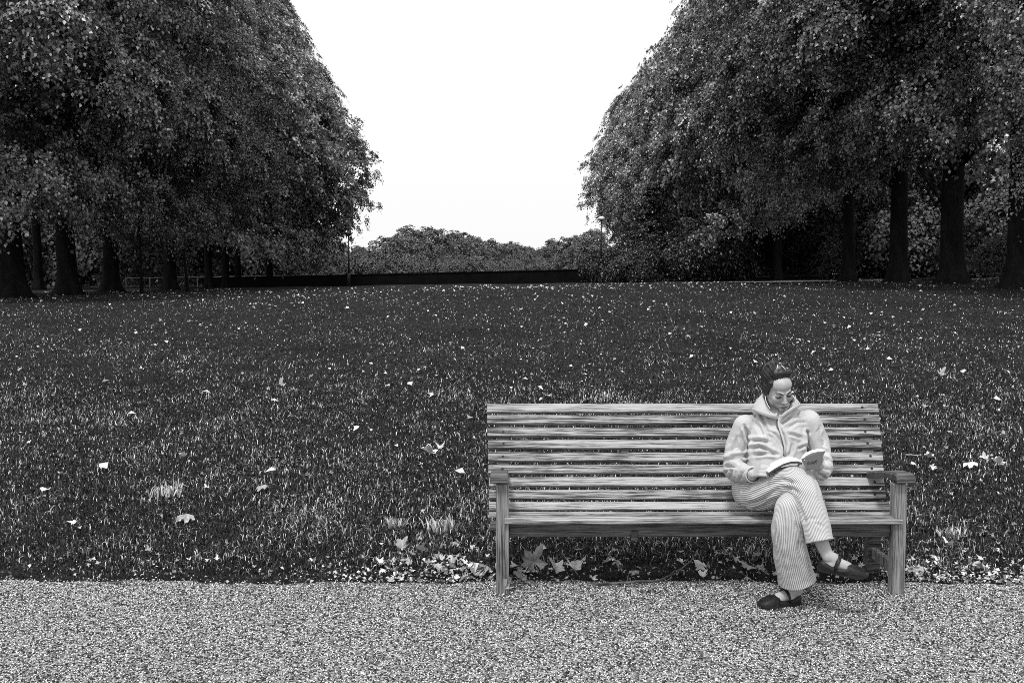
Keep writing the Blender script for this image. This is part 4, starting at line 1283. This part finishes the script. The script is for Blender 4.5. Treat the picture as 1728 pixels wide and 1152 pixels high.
# seat of the trousers
sb = MB(); sb.ball(L((1.46, 5.515, .52)), (.215, .13, .105), None, 60, 24)
b0 = len(tv); tv += sb.v; tf += [tuple(i_ + b0 for i_ in q) for q in sb.f]
tu += [math.atan2(p[2] - .52, p[1] - (5.515 - PO.y)) * 12 for p in sb.v]
tme = bpy.data.meshes.new('trousers'); tme.from_pydata([tuple(q) for q in tv], [], tf); tme.update()
tme.polygons.foreach_set('use_smooth', np.ones(len(tme.polygons), bool))
at = tme.attributes.new('u', 'FLOAT', 'POINT'); at.data.foreach_set('value', np.array(tu, np.float32))
tme.materials.append(M['trousers'])
cr2 = [([(1262, 838), (1290, 822), (1318, 812)], .006, 3), ([(1258, 852), (1285, 845), (1312, 825)], .009, 3), ([(1268, 862), (1290, 853), (1306, 840)], .008, 3),
       ([(1305, 815), (1318, 808), (1330, 812), (1342, 815)], .012, 3), ([(1322, 822), (1338, 824), (1348, 832)], .008, 2.6), ([(1252, 826), (1268, 812), (1285, 805)], .007, 2.6),
       ([(1334, 850), (1345, 880), (1356, 912)], .006, 2.4), ([(1344, 842), (1352, 862), (1360, 885)], .006, 3), ([(1376, 882), (1383, 885), (1389, 889)], .006, 2.2),
       ([(1318, 860), (1325, 900), (1330, 960)], .006, 4), ([(1312, 900), (1320, 940), (1326, 975)], .004, 3), ([(1345, 905), (1352, 940), (1360, 965)], .006, 3.5),
       ([(1372, 800), (1380, 820), (1384, 840)], .005, 3), ([(1355, 880), (1368, 874), (1380, 876)], .004, 2.2)]
sculpt(tme, cr2, PO)
v = get_co(tme); n = get_no(tme)
dz = np.array([mn.noise(Vector(p) * 13) * .006 + mn.noise(Vector(p) * 30) * .0018 for p in v])
set_co(tme, v + n * dz[:, None])
link('trousers', tme, person)

# ---- shoes: mary-janes
def shoe(F, sc=1.0):
    q = lambda x, y, z: L(F @ Vector((x * sc, y * sc, z * sc)))
    xs = [-.012, 0, .03, .07, .11, .15, .18, .205, .225, .238]
    hw = [.014, .026, .033, .033, .036, .042, .044, .040, .030, .010]
    def outline(zf, zt, grow=0):
        v = []
        for i_, (x, h_) in enumerate(zip(xs, hw)):
            v.append((x, h_ + grow, zf(x), zt(x)))
        return v
    # sole
    mb = MB(); v = []; f = []
    prof = outline(lambda x: max(0, x - .19) * .35 if x > .19 else 0, lambda x: .016 + (max(0, x - .19) * .3 if x > .19 else 0), .002)
    for x, h_, z0, z1 in prof:
        for (y, z) in ((-h_, z0 + .003), (-h_ * .9, z0), (h_ * .9, z0), (h_, z0 + .003), (h_, z1), (-h_, z1)): v.append(q(x, y, z))
    m_ = len(prof)
    for i_ in range(m_ - 1):
        for j in range(6): f.append((i_ * 6 + j, i_ * 6 + (j + 1) % 6, (i_ + 1) * 6 + (j + 1) % 6, (i_ + 1) * 6 + j))
    f += [tuple(range(5, -1, -1)), tuple((m_ - 1) * 6 + j for j in range(6))]
    mb.add(v, f)
    so = mb.build('shoe', M['sole'], person, smooth_shade=False)
    so.data.materials.clear(); so.data.materials.append(M['sole'])
    # upper: toe cap + sides + heel counter
    up = MB()
    def ringp(x, h_, top, n=14, open_=0.0):
        r_ = []
        for k in range(n + 1):
            a = math.pi * k / n
            y = h_ * math.cos(a); z = .012 + (top - .012) * math.sin(a) ** .75
            r_.append(q(x, y, z))
        return r_
    tops = {.135: .060, .15: .058, .18: .047, .205: .037, .225: .028, .238: .02}
    vv = []; n_ = 14
    X = [.128, .15, .18, .205, .225, .238]
    Hh = [.0405, .0435, .0455, .0415, .0315, .012]
    T_ = [.066, .063, .056, .047, .036, .022]
    for x, h_, t_ in zip(X, Hh, T_): vv += ringp(x, h_, t_)
    ff = []
    for i_ in range(len(X) - 1):
        for k in range(n_): ff.append((i_ * (n_ + 1) + k, i_ * (n_ + 1) + k + 1, (i_ + 1) * (n_ + 1) + k + 1, (i_ + 1) * (n_ + 1) + k))
    up.add(vv, ff)
    # side walls and heel
    side = []
    path = [(.135, .0415, .048), (.11, .039, .037), (.08, .037, .036), (.05, .036, .042), (.02, .034, .055), (0, .028, .062), (-.012, .014, .064), (-.014, 0, .064)]
    full = path + [(x, -y, z) for x, y, z in path[-2::-1]]
    v = []
    for x, y, z in full:
        v += [q(x, y, .010), q(x, y * 1.04, z * .55), q(x, y * .97, z), q(x, y * .88, z - .001), q(x, y * .9, .012)]
    f = []
    for i_ in range(len(full) - 1):
        for j in range(4): f.append((i_ * 5 + j, i_ * 5 + j + 1, (i_ + 1) * 5 + j + 1, (i_ + 1) * 5 + j))
    up.add(v, f)
    u_ = up.build('upper', M['shoe'], so, smooth_shade=True)
    # strap across the instep
    st = MB(); pts = []; n = 14
    for k in range(n + 1):
        a = math.pi * k / n
        pts.append(q(.068 + .014 * math.sin(a), .0385 * math.cos(a), .026 + .062 * math.sin(a) ** .8))
    st.tube(pts, [(.0045, .0125)] * (n + 1), 8, up=F.to_3x3() @ Vector((0, 0, 1)))
    st.build('strap', M['shoe'], so, smooth_shade=True)
    # stitched ribs on the toe
    rb = MB()
    for j in range(5):
        y0 = -.026 + j * .013
        pts = [q(.165 + .012 * t, y0 * (1 - .08 * t), .0) for t in range(6)]
        P_ = []
        for t in range(6):
            x = .162 + .012 * t; tt_ = np.interp(x, X, T_); hh_ = np.interp(x, X, Hh); yy = y0 * (1 - .07 * t)
            s_ = math.sqrt(max(0, 1 - (yy / hh_) ** 2)) ** .75
            P_.append(q(x, yy, .012 + (tt_ - .012) * s_ + .0005))
        rb.tube(P_, [.001, .002, .0022, .0022, .002, .001], 6)
    rb.build('toe_ribs', M['shoe'], so, smooth_shade=True)
shoe(FL, .99); shoe(FR, .97)

# ================================================================ book
def slab(name, A, B, C_, D, th, m, parent, bulge=0.0, off=0.0, n=10):
    """curved sheet through four corners (spine top, outer top, outer bottom, spine bottom)"""
    A, B, C_, D = map(Vector, (A, B, C_, D)); nn = (B - A).cross(D - A).normalized()
    v = []; f = []
    for k in range(n + 1):
        t = k / n
        h_ = nn * (bulge * math.sin(t * math.pi) ** .8 + off)
        for p in (A.lerp(B, t), D.lerp(C_, t)):
            v.append(p + h_); v.append(p + h_ + nn * th)
    for k in range(n):
        a = k * 4; b_ = a + 4
        f += [(a, b_, b_ + 2, a + 2), (a + 1, a + 3, b_ + 3, b_ + 1), (a, a + 1, b_ + 1, b_), (a + 2, b_ + 2, b_ + 3, a + 3)]
    f += [(0, 2, 3, 1), (n * 4, n * 4 + 1, n * 4 + 3, n * 4 + 2)]
    mb = MB(); mb.add(v, f)
    return mb.build(name, m, parent, smooth_shade=False), nn
bk = empty('book', (0, 0, 0))
tag(bk, 'open paperback with dark lettered cover resting on the raised knee', 'book')
sT, sB = P(1352, 774, 5.09), P(1361, 791, 5.02)
oT, oB = P(1392, 760, 5.115), P(1382, 792, 5.00)
cov, nn = slab('cover', sT, oT, oB, sB, .002, M['cover'], bk, 0)
if nn.y > 0: away = nn
else: away = -nn
# page block behind the right cover, curving over the top
pt = [P(1352, 778, 5.105), P(1354, 772.5, 5.11), P(1360, 766, 5.12), P(1370, 761, 5.13), P(1382, 758.5, 5.135), P(1392.5, 759.5, 5.135)]
mb = MB()
v = []; f = []
for p in pt:
    for dy, dz_ in ((-.004, -.008), (-.002, .001), (.012, .003), (.07, -.035), (.066, -.05)): v.append(p + Vector((0, dy, dz_)))
for k in range(len(pt) - 1):
    for j in range(5): f.append((k * 5 + j, (k + 1) * 5 + j, (k + 1) * 5 + (j + 1) % 5, k * 5 + (j + 1) % 5))
f += [tuple(range(4, -1, -1)), tuple(len(v) - 5 + j for j in range(5))]
mb.add(v, f); mb.build('pages', M['paper'], bk, smooth_shade=False)
# left half lying on the thigh
pl = [P(1354, 779, 5.085), P(1346, 776.5, 5.10), P(1335, 777, 5.11), P(1322, 781, 5.12), P(1309, 788, 5.12), P(1297, 796, 5.125)]
for nm, m_, z0, z1, yo in (('pages', 'paper', -.004, .004, 0), ('cover', 'cover', -.016, -.0042, .003)):
    mb = MB(); v = []; f = []
    for k, p in enumerate(pl):
        zt = z1 if nm == 'cover' else z1 * (1 - k * .08)
        for dy, dz_ in ((yo, z0), (yo, zt), (.105, zt - .004), (.105, z0 - .004)): v.append(p + Vector((0, dy, dz_)))
    for k in range(len(pl) - 1):
        for j in range(4): f.append((k * 4 + j, (k + 1) * 4 + j, (k + 1) * 4 + (j + 1) % 4, k * 4 + (j + 1) % 4))
    f += [(3, 2, 1, 0), tuple(len(v) - 4 + j for j in range(4))]
    mb.add(v, f); mb.build(nm, M[m_], bk)
# lettering on the cover
def lettering(body_, sizeu, u0, v0, m, shear=.35):
    cu = bpy.data.curves.new('lettering', 'FONT'); cu.body = body_; cu.size = 1; cu.shear = shear; cu.extrude = .01
    t_ = bpy.data.objects.new('work', cu); COL.objects.link(t_)
    dg = bpy.context.evaluated_depsgraph_get(); me = bpy.data.meshes.new_from_object(t_.evaluated_get(dg)); bpy.data.objects.remove(t_)
    me.name = 'lettering'; me.materials.clear(); me.materials.append(m)
    co = get_co(me); U = (oT - sT); Vv = (sB - sT) ; nrm = -away
    res = []
    for x, y, z in co:
        s_ = u0 + x * sizeu; t2 = v0 - y * sizeu * 1.15
        top_ = sT.lerp(oT, s_); bot = sB.lerp(oB, s_)
        p = top_.lerp(bot, t2)
        res.append(p + nrm * (.0028 + z * .03) - away * (0))
    set_co(me, np.array([list(p) for p in res]))
    link('lettering', me, bk)
lettering('SVIIP.', .27, .13, .66, M['print'])
mb = MB(); c_ = sT.lerp(oT, .10).lerp(sB.lerp(oB, .10), .25) - away * .0045; mb.ball(c_, (.0028, .001, .0028), None, 10, 6); mb.build('cover_mark', M['print_pale'], bk)

# ================================================================ fallen leaves, twigs, tufts
def leaf_mesh(seed, curl=.25, lobes=5, mt='litter', fold=0.0):
    """a plane leaf: lobed outline, dished and curled, thin but solid"""
    r_ = random.Random(seed); v = [Vector((0, 0, 0))]; n = lobes * 4
    for k in range(n):
        a = -math.pi * .5 + .35 + (2 * math.pi - .7) * k / (n - 1)
        ph = (k % 4)
        rad = (.30, .40, .5, .40)[ph] * (1 + .25 * math.cos((a - math.pi / 2) )) * r_.uniform(.62, 1.2)
        x, y = rad * math.cos(a), rad * math.sin(a)
        z = curl * (x * x * r_.uniform(.7, 1.4) + y * y * .7) + fold * abs(x) + r_.uniform(-.09, .11)
        v.append(Vector((x, y, z)))
    nb = len(v)
    v += [p - Vector((0, 0, .008)) for p in v]
    f = []
    for k in range(1, n):
        f.append((0, k, k + 1)); f.append((nb, nb + k + 1, nb + k))
    for k in range(1, n): f.append((k, nb + k, nb + k + 1, k + 1))
    # stalk
    b = len(v); v += [Vector((-.012, 0, 0)), Vector((.012, 0, 0)), Vector((.03, -.5, .03)), Vector((.015, -.5, .05))]
    f.append((b, b + 1, b + 2, b + 3))
    me = bpy.data.meshes.new('leaf'); me.from_pydata([tuple(p) for p in v], [], f); me.update()
    me.materials.append(M[mt]); return me
def f_leafm(lo, hi):
    def f(t, b):
        c = objco(t); oi = t.nodes.new('ShaderNodeObjectInfo')
        n1 = noise(t, c, 5, 4, .7)
        v = mathn(t, 'ADD', mathn(t, 'MULTIPLY', n1, .6), mathn(t, 'MULTIPLY', oi.outputs['Random'], .4))
        t.links.new(ramp(t, v, [(.25, lo), (.75, hi)]), b.inputs['Base Color'])
    return f
M['leaf_dry'] = mat('dry_leaf', f_leafm(.26, .8), .6, .4)
M['leaf_grey'] = mat('dull_leaf', f_leafm(.14, .42), .6, .4)
LM = [leaf_mesh(k, c_, mt='leaf_dry', fold=fo) for k, (c_, fo) in enumerate([(.5, .5), (.9, .7), (-1.0, -.5), (.3, -.6), (1.4, .4), (.2, 1.1)])]
LG = [leaf_mesh(k + 20, c_, mt='leaf_grey') for k, c_ in enumerate([.5, -.6, 1.0])]

def ground_hit(px, py):
    ang = math.atan((py - 576) / FPX) + PITCH
    y = 5.0
    lo_, hi_ = 3.0, 60.0
    for _ in range(40):
        y = (lo_ + hi_) / 2
        x = (px - 864) * y / FPX
        z = CAM_H - y * math.tan(ang)
        if z > float(gz(x, y)): lo_ = y
        else: hi_ = y
    p = P(px, py, y); return p.x, p.y

def put_leaf(px, py, size, mesh, label, group=None, rot=None, tilt=None, lift=.02):
    x, y = ground_hit(px, py)
    dd = y * CT + CAM_H * ST
    s = size * dd / FPX * .82
    o_ = link('fallen_leaf', mesh, None, G(x, y, lift + (.02 if y > 5.6 else 0)))
    o_.scale = (s, s, s)
    o_.rotation_euler = (tilt if tilt is not None else rng.gauss(0, .25), rng.gauss(0, .25), rot if rot is not None else rng.uniform(0, 6.28))
    tag(o_, label, 'leaf', group)
    return o_
rng = random.Random(77)
named = [
 (317, 882, 46, LM[2], 'large pale curled leaf standing on the lawn at the lower left', 2.4, .4),
 (125, 899, 20, LM[0], 'small pale leaf on the lawn left of the large curled leaf', .3, .2),
 (447, 831, 32, LM[2], 'pale flat leaf on the lawn between the dry grass tuft and the bench', 1.2, .1),
 (310, 782, 20, LM[1], 'small pale leaf on the lawn just above the dry grass tuft', 2.2, .1),
 (727, 776, 40, LM[0], 'pale ragged leaf on the lawn left of the bench backrest', 1.5, .25),
 (740, 768, 26, LM[5], 'small pointed leaf touching the ragged leaf left of the backrest', .4, .4),
 (475, 661, 26, LM[1], 'pale leaf at mid lawn, left of the picture centre', 1.4, .2),
 (1586, 640, 26, LM[1], 'pale crumpled leaf on the lawn right of the woman', .3, .6),
 (1640, 791, 36, LM[2], 'pale folded leaf on the lawn beyond the right armrest, left of a pair', 1.5, .2),
 (1686, 795, 34, LM[0], 'pale pointed leaf near the right picture edge, level with the armrest', 1.1, .3),
 (1662, 786, 22, LM[0], 'small leaf between the two larger pale leaves near the right edge', 1.1, .3),
 (1694, 750, 24, LM[1], 'small pale leaf high on the lawn at the right edge', 1.1, .3),
 (1546, 797, 26, LM[3], 'pale leaf right behind the right armrest', .2, .2),
 (1570, 783, 24, LM[0], 'pale leaf just above and right of the right armrest', 1.2, .1),
 (80, 838, 26, LM[3], 'flat narrow pale leaf at the left edge of the lawn', 1.4, .05),
 (850, 1002, 44, LM[1], 'pale folded leaf leaning on the foot of the left front bench leg', 1.2, .5),
 (900, 962, 66, LG[0], 'big dull leaf standing upright under the bench beside its left leg', .1, 1.1),
 (878, 985, 40, LG[2], 'dull folded leaf lying in front of the upright big leaf', 1.5, .4),
 (937, 976, 40, LM[5], 'pale creased leaf under the bench, left one of a touching pair', 1.0, .8),
 (968, 974, 40, LM[1], 'pale pointed leaf under the bench, right one of a touching pair', 2.6, .9),
 (1000, 986, 20, LM[0], 'small pale leaf right of the creased pair under the bench', .6, .3),
 (1073, 976, 26, LM[2], 'small pale leaf lying behind the curved twig under the bench', 1.6, .3),
 (1186, 968, 34, LM[3], 'pale leaf beyond the tip of the curved twig under the bench', .7, .4),
 (740, 972, 22, LM[0], 'roundish white leaf on the path edge left of the bench', .2, .3),
 (762, 964, 24, LM[1], 'pale leaf in the row of litter close to the left bench leg', .2, .3),
 (800, 978, 32, LM[4], 'crumpled pale leaf on the path edge nearest the left bench leg', 1.4, .5),
 (822, 968, 40, LM[2], 'pale leaf tilted against the back of the left front bench leg', 2.2, .8),
 (712, 942, 28, LM[5], 'pale narrow leaf in the litter left of the bench', 2.5, .3),
 (680, 936, 30, LM[4], 'crumpled leaf in the grass tuft litter left of the bench', .5, .7),
 (1265, 968, 40, LM[3], 'pale torn leaf under the bench left of the trouser hem', 1.5, .3),
 (1285, 976, 26, LM[0], 'small white leaf under the bench beside the trouser hem', 1.5, .3),
 (1655, 972, 26, LM[0], 'pale leaf on the path edge, right of the bench', 1.1, .3),
 (1640, 968, 24, LM[1], 'pale leaf beside another on the path edge right of the bench', .1, .3),
 (1548, 968, 40, LM[2], 'flat pale leaf just outside the foot of the right front bench leg', 1.5, .1),
 (1600, 932, 24, LM[1], 'pale leaf in the grass right of the right bench leg', 2.1, .3),
 (252, 942, 18, LM[0], 'small bright leaf in the dark grass left of centre near the path', 2.1, .3),
]
for px, py, sz_, me, lab, rot, tilt_ in named:
    put_leaf(px, py, sz_, me, lab, None, rot, tilt_, .03 if py > 900 else .045)
used = len(named)
# litter along the path edge and under the bench
def litter_many(n, fx, fy, size, group, label, dark=.2):
    for _ in range(n):
        put_leaf(fx(), fy(), size(), rng.choice(LG if rng.random() < dark else LM), label, group)
litter_many(85, lambda: rng.triangular(590, 835, 780), lambda: rng.triangular(915, 986, 975), lambda: rng.uniform(8, 22), 'litter left of the bench', 'small dry leaf in the line of litter along the path edge left of the bench', .25)
litter_many(60, lambda: rng.uniform(860, 1500), lambda: rng.triangular(925, 985, 970), lambda: rng.uniform(9, 22), 'litter under the bench', 'small dry leaf lying in the grass and litter under the bench', .6)
litter_many(35, lambda: rng.uniform(1532, 1728), lambda: rng.triangular(930, 982, 972), lambda: rng.uniform(8, 18), 'litter right of the bench', 'small dry leaf by the path edge right of the bench', .2)
litter_many(22, lambda: rng.uniform(0, 590), lambda: rng.triangular(930, 984, 974), lambda: rng.uniform(7, 15), 'litter along the left path edge', 'small dry leaf by the path edge at the left', .2)
litter_many(30, lambda: rng.uniform(0, 820), lambda: rng.uniform(780, 930), lambda: rng.uniform(7, 14), 'small leaves on the near lawn left', 'small dry leaf on the near lawn left of the bench', .1)
litter_many(24, lambda: rng.uniform(1530, 1728), lambda: rng.uniform(640, 930), lambda: rng.uniform(7, 17), 'small leaves on the near lawn right', 'small dry leaf on the near lawn right of the bench', .1)

# everything smaller: strewn leaves across the lawn as one mass
def strewn():
    n = 6500
    y = 7 + (72 - 7) * RNG.uniform(0, 1, n) ** .62; x = RNG.uniform(-1, 1, n) * (y * .6 + 1)
    dens = .5 + .5 * np.sin(x * .45 + 2 * np.sin(y * .2 + 1)) * np.sin(y * .33 + 1.4 * np.sin(x * .3))
    k = RNG.uniform(0, 1, n) < .12 + .88 * dens ** 1.7
    x, y = x[k], y[k]
    # fine debris near the path edge
    m_ = 1100
    x2 = np.concatenate([RNG.uniform(-3.3, 3.3, m_ // 6), RNG.normal(-.45, .42, m_ // 3), RNG.uniform(2.1, 3.0, m_ - m_ // 3 - m_ // 6)]); y2 = path_edge(x2) + np.abs(RNG.normal(0, .17, m_)) - .03
    sz2 = RNG.uniform(.006, .022, m_)
    sz = RNG.uniform(.035, .095, len(x)) * (1 + np.clip(y - 20, 0, 40) * .012)
    sz[RNG.uniform(0, 1, len(x)) < .4] *= .5
    X_, Y_, S_ = np.concatenate([x, x2]), np.concatenate([y, y2]), np.concatenate([sz, sz2])
    n = len(X_)
    Zc = gz(X_, Y_) + np.where(Y_ > 6.4, .04, .012)
    C = np.stack([X_, Y_, Zc + .01], 1)
    nr_ = np.stack([RNG.normal(0, .35, n), RNG.normal(-.15, .35, n), np.ones(n)], 1); nr_ /= np.linalg.norm(nr_, axis=1)[:, None]
    V, F, S = leaf_cloud(C, nr_, unit(n, RNG), S_ * 1.3, np.clip(np.concatenate([RNG.uniform(.3, 1.0, len(x)), RNG.uniform(0, 1.0, m_) ** 1.2]), 0, 1))
    o_ = link('leaf_litter', np_mesh('leaf_litter', V, F, M['litter'], {'shade': S})); tag(o_, kind='stuff')
strewn()

# twigs
def twig(label, pts, r0, r1, m='twig', forks=()):
    W = []
    for px, py, lift in pts:
        x, y = ground_hit(px, py); W.append(G(x, y, lift))
    e_ = MB(); n = len(W)
    fine = []
    for i_ in range(n - 1):
        for k in range(4): fine.append(W[i_].lerp(W[i_ + 1], k / 4) + Vector((0, 0, rng.uniform(-.002, .003))))
    fine.append(W[-1])
    o0 = fine[0].copy()
    e_.tube([p - o0 for p in fine], [r0 + (r1 - r0) * k / (len(fine) - 1) for k in range(len(fine))], 8)
    for a, b_ in forks:
        pa, pb = fine[a], G(*ground_hit(*b_), .03)
        e_.tube([pa - o0, pa.lerp(pb, .5) - o0 + Vector((0, 0, .01)), pb - o0], [r0 * .5, r0 * .35, r0 * .15], 6)
    o_ = e_.build('twig', M[m], None, o0, True); tag(o_, label, 'twig')
twig('long curved dark twig lying under the middle of the bench', [(1000, 990, .012), (1040, 988, .014), (1075, 985, .014), (1110, 984, .016), (1140, 974, .025), (1165, 958, .04), (1178, 943, .06)], .0085, .003, forks=((14, (1150, 968)), (6, (1062, 976))))
twig('short thin dark stick on the path edge at the left', [(186, 986, .012), (208, 984, .014), (231, 980, .012)], .004, .0025)
twig('thin pale stalk lying on the path right of the left bench leg', [(868, 1000, .012), (905, 1001, .012), (945, 1004, .012)], .0022, .0014, 'far_path')
twig('short pale stalk on the path in front of the woman', [(1385, 990, .012), (1402, 992, .012), (1418, 996, .012)], .0022, .0014)
twig('thin dry stalk lying on the lawn right of the bench back', [(1528, 776, .05), (1545, 777, .05), (1556, 776, .05)], .006, .003, 'far_path')

# pale dry grass tufts
def tuft(label, px, py, n, h_, spread):
    x, y = ground_hit(px, py); c = G(x, y)
    V = []; F = []; S = []
    for _ in range(n):
        bx, by = rng.gauss(0, spread * .35), rng.gauss(0, spread * .2)
        a = rng.gauss(0, 1); hh = h_ * rng.uniform(.5, 1.1)
        dx = math.sin(a) * hh * .7; dy = rng.gauss(0, .2) * hh
        w = rng.uniform(.0025, .006)
        b0 = len(V)
        V += [(bx - w, by, 0), (bx + w, by, 0), (bx + dx * .4 + w, by + dy * .4, hh * .55), (bx + dx * .4 - w, by + dy * .4, hh * .55), (bx + dx, by + dy, hh * math.cos(a * .7) ** 2 * .9 + .01)]
        F += [(b0, b0 + 1, b0 + 2), (b0, b0 + 2, b0 + 3), (b0 + 3, b0 + 2, b0 + 4)]; S += [rng.uniform(.8, 1)] * 5
    o_ = link('grass_tuft', np_mesh('grass_tuft', np.array(V), np.array(F), M['grass'], {'shade': S}), None, c); tag(o_, label, 'grass tuft')
tuft('tuft of long pale dry grass on the left part of the lawn', 280, 838, 60, .13, .16)
tuft('upright wisp of pale dry grass right beside the left dry tuft', 300, 832, 24, .14, .05)
tuft('tuft of pale broad grass left of the bench leg', 748, 895, 60, .12, .16)
tuft('small pale grass tuft by the litter, left of the larger tuft', 668, 890, 40, .09, .1)
tuft('tuft of pale grass in the lawn right of the bench', 1600, 905, 36, .09, .12)
